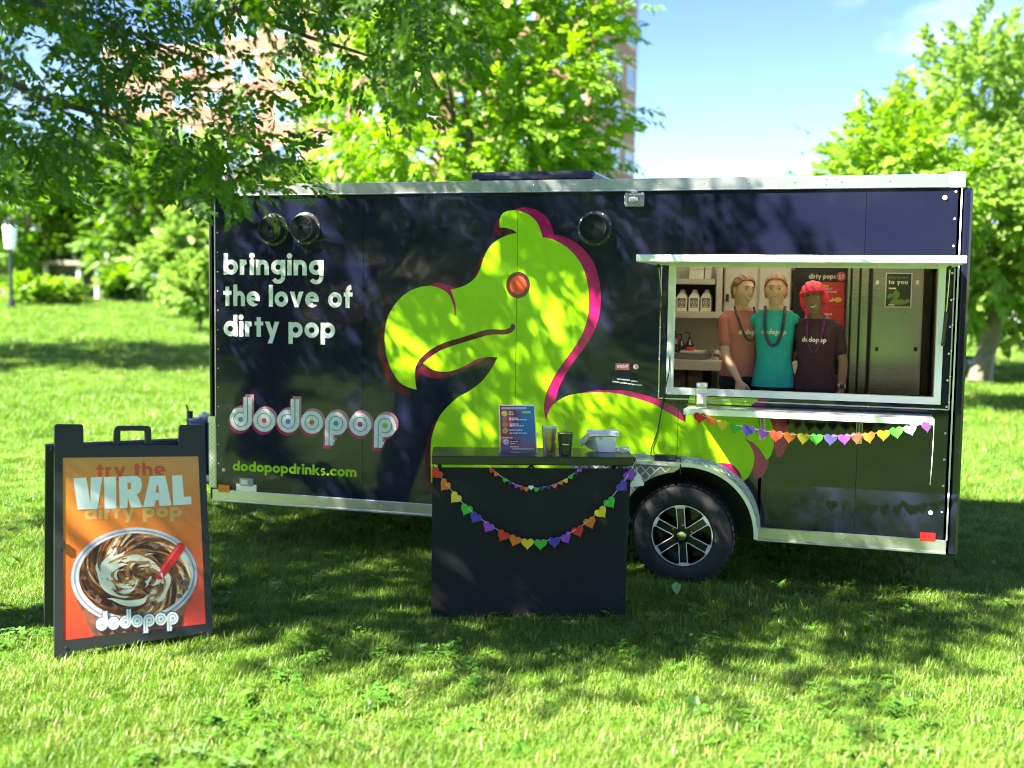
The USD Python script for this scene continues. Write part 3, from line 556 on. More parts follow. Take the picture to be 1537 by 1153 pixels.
obj('wheel', [lathe(prof, (FX, WID+.2, .355), AX, 32), lathe([(0, .1), (.215, .1), (.215, .14), (0, .14)], (FX, WID+.2, .355), AX, 24)], RUBBER, T, label='wheel on the far side of the trailer')
obj('tongue', [tube([(0.1, .35, ZB+.03), (-1.1, WID/2, ZB+.03)], .04, 4), tube([(0.1, WID-.35, ZB+.03), (-1.1, WID/2, ZB+.03)], .04, 4), box2((-1.3, WID/2-.04, ZB), (-1.05, WID/2+.04, ZB+.09)), tube([(-.9, WID/2, -.02), (-.9, WID/2, .9)], .03, 10), box2((-.98, WID/2-.1, -.03), (-.82, WID/2+.1, -.005))], BLACKPL, T)
# round vents near the top
def dome_vent(u, v, r=0.098, dark=False):
    cx, cz = FACE.px(u, v); p = obj('round_vent', lathe([(0, 0), (r*1.28, 0), (r*1.28, .006), (r*1.05, .012), (r, .03), (r, .07), (r*.97, .078), (r*.93, .078), (r*.93, .06), (0, .06)], (cx, 0, cz), AX, 32), BLACKPL, T, smooth=30)
    g = [lathe([(q, .072), (q+.0035, .078), (q+.007, .072)], (cx, 0, cz), AX, 24) for q in np.linspace(.012, r*.86, 7)]
    for k in range(28):
        a = k*2*PI/28; g.append(tube([(cx+.02*math.cos(a), -.078, cz+.02*math.sin(a)), (cx+r*.94*math.cos(a), -.074, cz+r*.94*math.sin(a))], .0022, 4))
    obj('vent_grille', g, BLACKPL, p)
    obj('vent_screws', [lathe([(0, .004), (.005, .002), (.005, 0), (0, 0)], (cx+r*1.17*math.cos(a), -.006, cz+r*1.17*math.sin(a)), AX, 6) for a in np.radians(np.arange(15, 375, 45))], ALUBRIGHT, p)
for u, v in ((411, 345), (459, 343), (893, 343)): dome_vent(u, v)
# porch light
c = np.array(FACE.px(953, 300)); pl = obj('porch_light', box2((c[0]-.068, -.022, c[1]-.048), (c[0]+.068, 0, c[1]+.048), .006), plain('lamp_grey', (.35, .36, .34), .4), T)
obj('lamp_lens', box2((c[0]-.062, -.075, c[1]-.044), (c[0]+.062, -.0225, c[1]+.044), .012), GLASS, pl); obj('lamp_bulb', box2((c[0]-.03, -.05, c[1]-.016), (c[0]+.03, -.03, c[1]+.016), .006), WHITE, pl); obj('lamp_clip', box2((c[0]-.02, -.03, c[1]+.046), (c[0]+.02, -.0, c[1]+.062), .003), ALU, pl)
# markers, plates, stickers, plugs
def rect(u0, v0, u1, v1): a, b = FACE.px(u0, v1), FACE.px(u1, v0); return sbox(a[0], a[1], b[0], b[1])
obj('side_marker', FACE.plate(rect(329, 728, 345.5, 738), 0, .014), AMBER, T, label='amber side marker'); obj('side_marker', FACE.plate(rect(1380.5, 800, 1404, 811), 0, .014), REDREF, T, label='red side marker')
obj('data_plate', FACE.plate(rect(355, 728, 385, 738.5), 0, .003), ALUBRIGHT, T); dp = obj('data_plate', FACE.plate(rect(360, 718.5, 380, 729), 0, .004), plain('plate_grey', (.35, .36, .36), .4), T)
obj('plate_print', [FACE.plate(rect(362, v, 372, v+1.2), .004, .0052) for v in (720.5, 723, 725.5)], ALUBRIGHT, dp)
for u, v in ((336, 705.5), (1418.5, 297), (1397, 770)): cc = FACE.px(u, v); obj('plug', lathe([(0, .012), (.012, .010), (.016, 0), (0, 0)], (cc[0], 0, cc[1]), AX, 12), WHITE, T)
R7 = lambda x, y: (900+x/9.606, 520+y/9.606)
st = obj('water_sign', FACE.plate(rect(*R7(229, 248), *R7(428, 336)), 0, .002), WARNRED, T); obj('sign_word', FACE.plate(text_on(FACE, 'water', R7(246, 310), R7(410, 310), 4.2), .002, .0032), WHITE, st)
cc = FACE.px(*R7(525, 293)); st = obj('round_sticker', FACE.plate(Point(cc).buffer(.021, 16), 0, .002), WARNRED, T); obj('sticker_mark', FACE.plate(Point(cc).buffer(.017, 12).difference(unary_union([sbox(cc[0]-.004, cc[1]-.012, cc[0]+.004, cc[1]+.012), sbox(cc[0]-.011, cc[1]+.002, cc[0]+.011, cc[1]+.006)])), .002, .0032), WHITE, st)
words = []
for (x0, x1, y) in ((250, 318, 462), (326, 444, 470), (452, 556, 490), (183, 284, 500), (292, 405, 515), (412, 462, 530), (470, 615, 540)):
    x = x0
    while x < x1-6: ww = rng.uniform(9, 17); words.append(rect(*R7(x, y+(x-x0)*.09), *R7(min(x+ww, x1), y+17+(x-x0)*.09))); x += ww+3.5
obj('small_print', FACE.plate(unary_union(words), 0, .0016), WRAPWHITE, T, label='two short lines of small white print')
# roof vent cover
a = FACE.px(690, 270); b = FACE.px(858, 268); obj('roof_vent', [box2((a[0]+.02, .35, ZTOP), (b[0]+.05, 1.0, ZTOP+.07), .02), box2((a[0]-.03, .30, ZTOP+.06), (b[0]+.1, 1.05, ZTOP+.115), .022)], plain('smoked_plastic', (.02, .025, .03), .2), T)
# serving window frame, door trim lines, flap, struts
ring = sbox(WX0, WZ0, WX1, WZ1).difference(sbox(WX0+.042, WZ0+.045, WX1-.042, WZ1-.042))
wf = obj('window_frame', FACE.plate(ring, -.05, .022), WHITEMETAL, T)
DX0, DX1, DZ0, DZ1 = FACE.px(991, 500)[0], FACE.px(1429, 500)[0], FACE.px(1200, 606)[1], WZ1-.04
obj('door_trim', [FACE.plate(sbox(DX0-.004, DZ0, DX0+.004, DZ1), .004, .010), FACE.plate(sbox(DX1-.004, DZ0, DX1+.004, DZ1), .004, .010), FACE.plate(sbox(DX0, DZ0-.004, DX1, DZ0+.004), .004, .010)], ALU, T)
rivets([(x, DZ0) for x in np.linspace(DX0+.2, DX1-.1, 5)]+[(DX0, z) for z in np.linspace(DZ0+.05, DZ1-.2, 4)]+[(DX1, z) for z in np.linspace(DZ0+.05, DZ1-.2, 5)], .006, -.010, WHITE)
for z in (DZ0+.028, DZ0-.03): obj('sill_fold', FACE.plate(sbox(DX0+.02, z-.003, DX1-.02, z+.003), .006, .016), NAVY, T)
FZ, FD, F0, F1 = 2.2335, 0.9235, 3.57, 5.504
fl = obj('awning_flap', box2((F0+.012, -FD+.012, FZ-.006), (F1-.012, -.028, FZ+.026)), NAVY, T, label='raised serving flap with white edges')
obj('flap_edge', [box2((F0, -FD, FZ-.014), (F1, -FD+.014, FZ+.030), .003), box2((F0, -FD+.014, FZ-.014), (F0+.014, -.026, FZ+.030), .003), box2((F1-.014, -FD+.014, FZ-.014), (F1, -.026, FZ+.030), .003)], WHITEMETAL, fl)
obj('flap_lining', box2((F0+.016, -FD+.016, FZ-.012), (F1-.016, -.030, FZ-.0065)), WHITEMETAL, fl)
obj('flap_hinge', tube([(F0+.02, -.034, FZ+.034), (F1-.02, -.034, FZ+.034)], .010, 8), BLACKPL, fl)
for x, s in ((F0+.045, 1), (F1-.05, -1)):
    st = obj('gas_strut', tube([(x, -.03, 1.72), (x, -.18, 1.93)], .011, 8), BLACKPL, T); obj('strut_rod', tube([(x, -.18, 1.93), (x, -.34, FZ-.02)], .005, 8), CHROME, st); obj('strut_joint', [lathe([(0, .014), (.014, .010), (.014, -.010), (0, -.014)], (x, -.03, 1.72), (1, 0, 0), 10), lathe([(0, .012), (.012, .010), (.012, -.010), (0, -.012)], (x, -.34, FZ-.025), (1, 0, 0), 10)], BLACKPL, st)
# shelf under the window
SX0, SX1, SZ, SD = 3.815, 5.40, 1.252, 0.38
sh = obj('serving_shelf', box2((SX0, -SD, SZ-.006), (SX1, -.001, SZ)), plain('shelf_grey', (.5, .51, .5), .25, .6), T); obj('shelf_lip', box2((SX0-.001, -SD-.004, SZ-.036), (SX1+.001, -SD+.002, SZ+.004), .0015), ALUBRIGHT, sh)
for x in (4.30, 4.94): obj('shelf_bracket', [tube([(x, -.30, SZ-.008), (x, -.01, SZ-.19)], .006, 6), tube([(x+.018, -.30, SZ-.008), (x+.018, -.01, SZ-.19)], .006, 6), box2((x-.01, -.012, SZ-.22), (x+.03, -.001, SZ-.01))], ALU, sh)

# ------------------------------------------------------------------ inside the trailer
FLZ = ZB+.19
def inbox(u0, v0, u1, v1, y0, y1, bevel=0.0):
    """a box whose front face, at depth y0, covers the pixel rectangle"""
    a, b = face(u0, v1, y0), face(u1, v0, y0); c = face((u0+u1)/2, (v0+v1)/2, y0)
    return box2((a[0], y0, a[2]), (b[0], y1, b[2]), bevel)
def infr(y): return Frame((0, y, 0), (1, 0, 0), (0, 0, 1))
BW = WID-.05
BROWNLAM = plain('brown_laminate', (.10, .065, .045), .5, vary=.1); KNOB = plain('dark_knob', (.02, .02, .02), .4)
t = thing('wall_cabinet', 'pale wall cabinet and open shelves holding jugs on the back wall', 'cabinet', (0, BW, 0))
obj('side_panel', inbox(1074, 402, 1085, 474, 1.78, BW-.002), SHELFWOOD, t); obj('shelf_board', inbox(996, 419, 1074, 426, 1.79, BW-.002), SHELFWOOD, t); obj('shelf_board', inbox(990, 470, 1189, 476, 1.77, BW-.002), SHELFWOOD, t)
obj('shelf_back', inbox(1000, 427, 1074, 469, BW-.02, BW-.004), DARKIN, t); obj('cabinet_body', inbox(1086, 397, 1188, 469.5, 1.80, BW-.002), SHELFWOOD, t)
d = obj('cabinet_door', inbox(1087.5, 399, 1137, 468.5, 1.78, 1.798, .004), SHELFWOOD, t); kf = face(1092, 447, 1.78); obj('knob', box2((kf[0]-.012, 1.755, kf[2]-.03), (kf[0]+.012, 1.779, kf[2]+.03), .005), KNOB, d)
obj('cabinet_door', inbox(1138.5, 399, 1187, 468.5, 1.78, 1.798, .004), SHELFWOOD, t)
JUG = plain('jug_cream', (.72, .68, .52), .35); JLAB = plain('jug_label', (.07, .045, .035), .4)
def jug(i, cx, lab):
    y = 1.84; b = face(cx, 469.8, y); w, h = .088, .185; t = thing('syrup_jug', lab, 'jug', (b[0], y+.06, b[2]), group='cream jugs on the open shelf')
    z = b[2]; x = b[0]; hull = lambda p: trimesh.convex.convex_hull(np.array(p))
    m = hull([(x+sx*w/2, y+.06+sy*.055, z+k) for sx in (-1, 1) for sy in (-1, 1) for k in (0, h*.72)]+[(x+sx*w*.24, y+.06+sy*.03, z+h*.95) for sx in (-1, 1) for sy in (-1, 1)])
    obj('body', m, JUG, t); obj('cap', lathe([(0, .022), (.019, .022), (.021, 0), (0, 0)], (x, y+.06, z+h*.95), (0, 0, 1), 14), WHITE, t)
    f = infr(y+.005); l = obj('label', f.plate(sbox(x-w*.37, z+.045, x+w*.37, z+.125), .0002, .0016), JLAB, t); obj('label_ring', f.plate(Point(x, z+.088).buffer(.025, 16).difference(Point(x, z+.088).buffer(.019, 16)).union(Point(x, z+.088).buffer(.009)), .0016, .0024), JUG, l); obj('label_bar', f.plate(sbox(x-.026, z+.05, x+.026, z+.057), .0016, .0024), JUG, l)
for i, (cx, lab) in enumerate(((1004, 'cream jug at the left end of the row, mostly hidden by the window frame'), (1022.5, 'second cream jug from the left on the open shelf'), (1041, 'third cream jug from the left on the open shelf'), (1059, 'cream jug at the right end of the row beside the cabinet'))): jug(i, cx, lab)
CARD = plain('white_card', (.62, .60, .50), .7)
for cx, w, lab in ((1045.5, 23, 'wide white carton on the top shelf'), (1063, 10, 'narrow white carton on the top shelf beside the wide one')):
    t = thing('carton', lab, 'carton', face(cx, 418.8, 1.86)); obj('carton_body', inbox(cx-w/2, 398, cx+w/2, 418.8, 1.86, BW-.06, .003), CARD, t); obj('carton_flap', inbox(cx-w/2+.5, 403, cx+w/2-.5, 404, 1.855, 1.862), SHELFWOOD, t)
t = thing('counter_unit', 'pale counter with brown doors along the back wall', 'counter', (4.0, BW, FLZ))
ct = inbox(960, 546, 1200, 553, 1.50, BW-.002); obj('counter_top', ct, SHELFWOOD, t); zc_ = ct.bounds[1][2]
for u0, u1 in ((1000, 1029), (1030, 1055)): obj('counter_door', inbox(u0, 554.5, u1, 640, 1.56, 1.58, .003), BROWNLAM, t)
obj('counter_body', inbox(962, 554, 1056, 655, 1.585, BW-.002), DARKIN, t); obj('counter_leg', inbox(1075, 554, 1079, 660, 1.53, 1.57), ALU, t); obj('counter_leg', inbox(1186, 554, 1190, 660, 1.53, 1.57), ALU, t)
SYR = plain('dark_syrup', (.03, .012, .008), .15, coat=.5); REDLAB = plain('red_label', (.45, .06, .03), .4)
def bottle(u, y, h, r, m, lab, label_m=None):
    p = face(u, 545, y); c = (p[0], y, zc_); t = thing('pump_bottle', lab, 'bottle', c)
    obj('bottle_body', lathe([(0, 0), (r, 0), (r, h*.58), (r*.45, h*.74), (r*.35, h*.80), (0, h*.80)], c, (0, 0, 1), 16), m, t, smooth=30)
    obj('pump', [lathe([(r*.4, h*.80), (r*.4, h*.86), (.006, h*.87), (.006, h*1.08), (0, h*1.08)], c, (0, 0, 1), 12), tube([(c[0], y, zc_+h*1.07), (c[0]-.035, y-.01, zc_+h*1.08), (c[0]-.045, y-.01, zc_+h*1.04)], .006, 6)], BLACKPL, t)
    if label_m: obj('bottle_label', lathe([(r+.001, h*.12), (r+.001, h*.5)], c, (0, 0, 1), 16), label_m, t)
bottle(1013, 1.72, .22, .042, SYR, 'dark syrup bottle with a pump beside the window frame'); bottle(1022, 1.86, .19, .035, SYR, 'short dark syrup bottle between two others'); bottle(1034, 1.72, .21, .038, SYR, 'syrup bottle with a red and white label and pump', REDLAB)
t = thing('tray', 'grey drip tray lying on the back counter', 'tray', face(1030, 545, 1.62)); p0 = inbox(1003, 538, 1060, 546, 1.60, 1.95, .004); p0.apply_translation((0, 0, zc_-p0.bounds[0][2])); obj('tray_body', p0, plain('tray_grey', (.12, .12, .11), .4), t); p1 = inbox(1020, 536.2, 1055, 537.8, 1.66, 1.9, .002); p1.apply_translation((0, 0, p0.bounds[1][2]+.001-p1.bounds[0][2])); obj('tray_cloth', p1, CARD, t)
for u, r, h, m, nm, lab in ((1076, .032, .085, CARD, 'paper_cup', 'white paper cup on the back counter by the pink shirt'), (1084, .028, .11, REDLAB, 'drink_can', 'dark red can on the counter beside the paper cup')):
    p = face(u, 545, 1.66); t = thing(nm, lab, 'cup' if 'cup' in nm else 'can', (p[0], 1.66, zc_)); obj('side', lathe([(0, 0), (r*.8, 0), (r, h), (r*.92, h), (r*.75, .01), (0, .01)] if 'cup' in nm else [(0, 0), (r*.85, 0), (r, .008), (r, h-.01), (r*.82, h), (0, h-.003)], (p[0], 1.66, zc_), (0, 0, 1), 16), m, t, smooth=30); obj('band', lathe([(r+.001, h*.35), (r+.001, h*.6)], (p[0], 1.66, zc_), (0, 0, 1), 16), WHITE if 'can' in nm else BROWNLAM, t)
# refrigerator
FY = 1.42; t = thing('refrigerator', 'tall stainless steel refrigerator with a dark green poster on its door', 'refrigerator', (5.2, FY, FLZ))
xa, xb, xm = face(1268, 500, FY)[0], face(1386, 500, FY)[0], face(1304, 500, FY)[0]; zt_ = 2.63
obj('body', box2((xa, FY+.045, FLZ), (xb, FY+.66, zt_)), DARKIN, t)
obj('door', box2((xm+.012, FY, FLZ+.10), (xb-.012, FY+.042, zt_-.16), .008), STEEL, t, label='wide steel door')
for u0, u1 in ((1268.5, 1274), (1276, 1287.5), (1289.5, 1302)): obj('door', box2((face(u0, 500, FY)[0], FY+.004, FLZ+.1), (face(u1, 500, FY)[0], FY+.042, zt_-.16), .006), STEEL, t, label='narrow steel panel')
obj('top_panel', box2((xa, FY+.01, zt_-.15), (xb, FY+.044, zt_), .004), STEEL, t); ff = infr(FY)
for u, v in ((1317, 424), (1377, 424), (1316, 524), (1374, 524)): a = face(u, v, FY); obj('magnet', ff.plate(sbox(a[0]-.012, a[2]-.016, a[0]+.012, a[2]+.016), .0, .006), CARD if v < 500 else DARKIN, t)
def fp(fr, u0, v0, u1, v1): a, b = fr.px(u0, v1), fr.px(u1, v0); return sbox(a[0], a[1], b[0], b[1])
POSTERG = plain('poster_green', (.022, .035, .018), .4); CREAMINK = plain('cream_ink', (.70, .66, .45), .5); GREENINK = plain('green_ink', (.12, .22, .04), .5)
t = thing('bird_poster', 'dark green poster reading to you with a bird on the refrigerator door', 'poster', ff.P(*ff.px(1349, 435)))
pr = fp(ff, 1328, 410, 1369.5, 461); obj('poster_edge', ff.plate(pr, .001, .0022), CREAMINK, t); obj('poster_sheet', ff.plate(pr.buffer(-.006, join_style=2), .0022, .0034), POSTERG, t)
obj('poster_words', ff.plate(text_on(ff, 'to you', (1333.5, 426.5), (1362.5, 426.5), 4.6), .0034, .0046), CREAMINK, t); obj('poster_words', ff.plate(text_on(ff, 'bring the bird', (1333.5, 418.5), (1362.5, 418.5), 2.6), .0034, .0046), GREENINK, t)
bx = bird.bounds; cb = ff.px(1349, 446); s_ = .17/(bx[2]-bx[0]); obj('poster_bird', ff.plate(affinity.affine_transform(bird.simplify(.01), [s_, 0, 0, s_, cb[0]-s_*(bx[0]+bx[2])/2, cb[1]-s_*(bx[1]+bx[3])/2]).intersection(pr.buffer(-.012)), .0034, .0046), GREENINK, t)
obj('poster_tag', ff.plate(fp(ff, 1334, 432, 1345, 434), .0034, .0046), CREAMINK, t); obj('poster_tag', ff.plate(fp(ff, 1333, 457, 1343, 458.5), .0034, .0046), CREAMINK, t)
# dark panel with the menu
MY = 1.93; mf = infr(MY); t = thing('menu_board', 'black menu board headed dirty pops with red panels behind the burgundy shirt', 'menu board', mf.P(*mf.px(1235, 440)))
obj('board', mf.plate(fp(mf, 1188, 399, 1276, 560), -.03, 0), plain('board_black', (.012, .012, .011), .4), t); hd = obj('header', mf.plate(fp(mf, 1189, 406, 1272, 423), 0, .002), plain('board_head', (.014, .013, .012), .35), t)
obj('header_words', mf.plate(text_on(mf, 'dirty pops', (1214, 418.5), (1254.5, 418.5), 5.2), .002, .0034), CREAMINK, hd)
c = mf.px(1262.5, 415); obj('price_disc', mf.plate(Point(c).buffer(6.3/FPX*10.2, 20), .002, .0034), plain('price_red', (.62, .12, .06), .45), hd); obj('price', mf.plate(text_on(mf, '$7', (1258.5, 419), (1266.7, 419), 4.6), .0034, .0046), CREAMINK, hd)
MENURED = plain('menu_red', (.55, .045, .035), .45); YEL = plain('yellow_ink', (.75, .50, .06), .5)
for i, (v0, v1) in enumerate(((423.5, 440.5), (441.5, 460), (461.5, 480), (481.5, 500))):
    p = obj('menu_panel', mf.plate(fp(mf, 1208, v0, 1267.5, v1), 0, .002), MENURED, t); nm = ('megalodon', 'dodo', 'angus', '')[i]
    if i == 0: obj('dish_name', mf.plate(text_on(mf, 'megalodon', (1213, 431.5), (1244, 431.5), 3.6), .002, .0034), YEL, p)
    obj('dish_words', mf.plate(text_on(mf, ('raspberry &', 'mango &', 'vanilla &', 'lime &')[i] if i == 0 else 'n o o n &'.replace(' ', ''), (1229, v0+11.5), (1249, v0+11.5), 2.4), .002, .0034), CREAMINK, p)
    obj('dish_words', mf.plate(text_on(mf, 'coconut cream' if i == 0 else 'vony', (1229, v0+15.8), (1256 if i == 0 else 1240, v0+15.8), 2.2), .002, .0034), CREAMINK, p)
c = mf.px(1258, 450); obj('menu_fish', mf.plate(unary_union([affinity.scale(Point(c).buffer(.03, 12), 1, .7), Polygon([(c[0]-.05, c[1]+.02), (c[0]-.05, c[1]-.02), (c[0]-.02, c[1])])]), .002, .0034), YEL, t)

# ------------------------------------------------------------------ people
def ball(c, r): 
    m = trimesh.creation.icosphere(2, r); return m.vertices + np.asarray(c)
def hullm(*pts): return manifold3d.Manifold.hull_points(np.vstack(pts).astype(np.float64))
def bone(a, ra, b, rb): return hullm(ball(a, ra), ball(b, rb))
def chain(pts): return [bone(pts[i][0], pts[i][1], pts[i+1][0], pts[i+1][1]) for i in range(len(pts)-1)]
def slab(z, cx, cy, rx, ry, e=2.4, n=28):
    a = np.arange(n)*2*PI/n; c, s = np.cos(a), np.sin(a); return np.stack([cx+rx*np.sign(c)*np.abs(c)**(2/e), cy+ry*np.sign(s)*np.abs(s)**(2/e), np.full(n, z)], 1)
def union(ms): return manifold3d.Manifold.batch_boolean(list(ms), manifold3d.OpType.Add)
def soft(m, length=0.014, it=12):
    t = arr(m.refine_to_length(length)); trimesh.smoothing.filter_taubin(t, 0.5, 0.53, it); return t
def to_man(t): return manifold3d.Manifold(manifold3d.Mesh(vert_properties=np.asarray(t.vertices, np.float32), tri_verts=np.asarray(t.faces, np.uint32)))
TORSO = [(.76, 0, .0, .150, .095), (.88, 0, .0, .172, .115), (.98, 0, 0, .150, .100), (1.06, 0, 0, .134, .092), (1.15, 0, -.004, .144, .100), (1.23, 0, -.012, .155, .116), (1.31, 0, 0, .163, .098), (1.355, 0, .008, .152, .078), (1.385, 0, .010, .125, .068), (1.405, 0, .010, .092, .060), (1.435, 0, .008, .052, .052)]
def loft(secs, grow=0.0): return union([hullm(slab(a[0], a[1], a[2], a[3]+grow, a[4]+grow), slab(b[0], b[1], b[2], b[3]+grow, b[4]+grow)) for a, b in zip(secs[:-1], secs[1:])])
def hand(wr, d, n, side, curl=0.35):
    """palm, four fingers and a thumb; wr wrist, d direction of the fingers, n direction the palm faces, side +1/-1 where the thumb is"""
    d = np.array(d, float)/np.linalg.norm(d); n = np.array(n, float); n -= d*(n @ d); n /= np.linalg.norm(n); s = np.cross(d, n)*side; W = np.array(wr, float); ms = []
    k = [W+d*.085+s*(.030-.020*i) for i in range(4)]
    ms.append(hullm(ball(W, .021), ball(k[0], .011), ball(k[3], .010), ball(W+d*.03+s*.02, .016), ball(W+d*.03-s*.018, .014)))
    for i in range(4):
        L_ = (.072, .080, .074, .058)[i]; a = curl*.6; p = k[i]; q = [(p, .0095)]
        for f_ in (.45, .32, .23): dd_ = d*math.cos(a)+n*math.sin(a); p = p+dd_*L_*f_; q.append((p, .0088-.0008*len(q))); a += curl
        ms += chain(q)
    b0 = W+d*.025+s*.022; b1 = b0+(d*.6+s*.6+n*.35)*.042; b2 = b1+(d*.85+s*.25+n*.4)*.032; ms += chain([(b0, .013), (b1, .011), (b2, .009)])
    return soft(union(ms), .005, 6)
def place(m, rot, loc):
    t = arr(m).copy(); t.apply_transform(trimesh.transformations.rotation_matrix(rot, [0, 0, 1])); t.apply_translation(loc); return t
def head_shape():
    m = trimesh.creation.icosphere(5, 1.0); v = m.vertices.copy(); x, y, z = v.T
    low = np.clip(-z, 0, 1); V = np.stack([x*.073*(1-.30*low**1.6), y*.092*(1-.12*low), z*.113], 1); fr = np.clip(-y, 0, 1)
    g = lambda cx, cz, sx, sz: np.exp(-((V[:, 0]-cx)/sx)**2-((V[:, 2]-cz)/sz)**2)*fr
    V[:, 1] -= .022*g(0, -.018, .010, .013)+.010*g(0, .006, .008, .020)+.006*g(0, .034, .05, .012)+.010*g(0, -.098, .022, .016)+.005*g(0, -.058, .020, .010)+.006*g(.038, -.03, .018, .02)+.006*g(-.038, -.03, .018, .02)
    V[:, 1] += .008*g(.031, .012, .014, .010)+.008*g(-.031, .012, .014, .010)+.003*g(0, -.052, .026, .003)
    back = np.clip(y, 0, 1); V[:, 1] += .010*back*np.clip(z+.3, 0, 1)
    return trimesh.Trimesh(V, m.faces, process=False)
HEAD = head_shape(); WHITEEYE = plain('eye_white', (.75, .73, .70), .2); IRIS = plain('iris', (.03, .02, .015), .1); TEETH = plain('teeth', (.72, .70, .64), .25); LIP = plain('lips', (.35, .10, .08), .4)
def front_y(m, x, z, rad=.012):
    """the front of a mesh (smallest y) near x, z"""
    v = np.asarray(m.vertices); d = np.hypot(v[:, 0]-x, v[:, 2]-z); k = d < rad
    return v[k, 1].min() if k.any() else v[np.argsort(d)[:6], 1].min()
def person(label, loc, rot, height, skin, shirt, hair, hairstyle, head_rot, head_tilt, arms, trousers, ink, necklace, face_dx=0.0, wide=1.0, hemz=.855):
    k = height/1.655; t = thing('person', label, 'person', loc); rs = lambda m: place(trimesh.Trimesh(arr(m).vertices*k, arr(m).faces, process=False), rot, loc)
    hc = np.array([face_dx, -.018, 1.545]); R = trimesh.transformations.rotation_matrix(head_tilt, [0, 1, 0]) ; R = trimesh.transformations.rotation_matrix(head_rot-rot, [0, 0, 1]) @ R; R[:3, 3] = hc
    def hd(m): m = arr(m).copy(); m.apply_transform(R); return m
    hm = hd(HEAD); TOR = [(a, b, c, d*(1-(1-wide)*min(1, max(0, (1.42-a)*9))), e) for a, b, c, d, e in TORSO]; ms = [loft(TOR), to_man(hm), bone((0, .010, 1.41), .052, hc+np.array([0, .018, -.055]), .050)]
    sleeve, hands = [], []
    for sgn, a in zip((-1, 1), arms):
        sh = np.array([sgn*.155*wide, .005, 1.328]); el, wr = np.array(a[0], float), np.array(a[1], float); mid = wr*.45+el*.55
        ms += chain([(sh, .038), (sh*.5+el*.5, .037), (el, .033), (mid, .034), (wr, .022)]); hands.append(hand(wr, a[2], a[3], a[4], a[5] if len(a) > 5 else .35))
        se = sh*.38+el*.62; sleeve += chain([(np.array([sgn*.08*wide, .008, 1.345]), .050), (sh, .051), (se, .050)])
    for sgn in (-1, 1): ms += chain([((sgn*.075*wide, 0, .82), .072), ((sgn*.092, -.005, .46), .055), ((sgn*.092, .012, .30), .052), ((sgn*.092, .02, .09), .036), ((sgn*.095, .02, .03), .03)])+[hullm(ball((sgn*.095, .03, .03), .03), ball((sgn*.10, -.11, .025), .022), ball((sgn*.10, -.02, .03), .03))]
    body = soft(union(ms), .012, 8); body = to_man(body) + union([to_man(h) for h in hands])
    hd2 = to_man(hm); obj('body', rs(arr(body+hd2)), skin, t, smooth=60)
    torso = [(.845, 0, 0, .178*wide, .120)]+[s for s in TOR if .87 < s[0] < 1.37]+[(1.40, 0, .010, .105, .066)]
    st = soft(union([loft(torso, .012)]+sleeve), .014, 8); hem = manifold3d.Manifold.cube((1, 1, .2)).translate((-.5, -.5, hemz-.2)); obj('shirt', rs(arr(to_man(st)-hem)), shirt, t, smooth=60)
    tr_ = union([loft([(.76, 0, 0, .158*wide, .103), (.88, 0, 0, .180*wide, .122), (.95, 0, 0, .168*wide, .114)], .0)]+[x for sgn in (-1, 1) for x in chain([((sgn*.075*wide, 0, .82), .088), ((sgn*.092, -.005, .46), .068), ((sgn*.092, .015, .10), .056)])]); obj('trousers', rs(soft(tr_, .02, 6)), trousers, t, smooth=60)
    for sgn in (-1, 1): obj('shoe', rs(hullm(ball((sgn*.095, .04, .036), .036), ball((sgn*.10, -.12, .03), .03), ball((sgn*.10, -.02, .045), .038))), BLACKPL, t)
    # lettering draped on the chest
    B, pol = [], []
    for i, ch in enumerate(LOGO): g, gr, dd_ = logo_glyph(ch); B.append(affinity.translate(g.buffer(-.05).difference(Point(0, 0).buffer(.30)), i*2.06, 0))
    word = affinity.scale(affinity.translate(unary_union(B), -6.18, 0), .0122, .0135, origin=(0, 0)); wm = []
    for g in word.geoms if hasattr(word, 'geoms') else [word]:
        m = trimesh.creation.extrude_polygon(g, .003, engine='earcut'); v = m.vertices; V = np.stack([v[:, 0], v[:, 1]*0, v[:, 1]+1.245], 1)
        cx = (v[:, 0].min()+v[:, 0].max())/2; y0, y1 = front_y(st, v[:, 0].min(), 1.245), front_y(st, v[:, 0].max(), 1.245); f_ = (v[:, 0]-v[:, 0].min())/max(np.ptp(v[:, 0]), 1e-6); V[:, 1] = y0*(1-f_)+y1*f_ - .001 - v[:, 2]; wm.append(trimesh.Trimesh(V, m.faces[:, ::-1], process=False))
    obj('shirt_lettering', rs(wm), ink, t)
    # face
    for sgn in (-1, 1):
        e = obj('eye', rs(hd(trimesh.Trimesh(trimesh.creation.icosphere(2, 1).vertices*[.0115, .009, .0042]+[sgn*.031, front_y(HEAD, sgn*.031, .010)+.005, .010], trimesh.creation.icosphere(2, 1).faces))), WHITEEYE, t)
        obj('iris', rs(hd(trimesh.Trimesh(trimesh.creation.icosphere(2, 1).vertices*[.0062, .006, .0056]+[sgn*.031, front_y(HEAD, sgn*.031, .010)-.0005, .010], trimesh.creation.icosphere(2, 1).faces))), IRIS, e)
        obj('eyebrow', rs(hd(tube([(sgn*x, front_y(HEAD, sgn*x, z)-.001, z) for x, z in ((.014, .028), (.030, .033), (.046, .027))], [.003, .0035, .0015], 6))), hair if hairstyle != 'bob' else IRIS, t)
        obj('ear', rs(hd(trimesh.Trimesh(trimesh.creation.icosphere(2, 1).vertices*[.010, .018, .030]+[sgn*.075, .008, -.005], trimesh.creation.icosphere(2, 1).faces))), skin, t)
    arc = [(x, -.060+.010*(abs(x)/.026)**2) for x in np.linspace(-.026, .026, 9)]
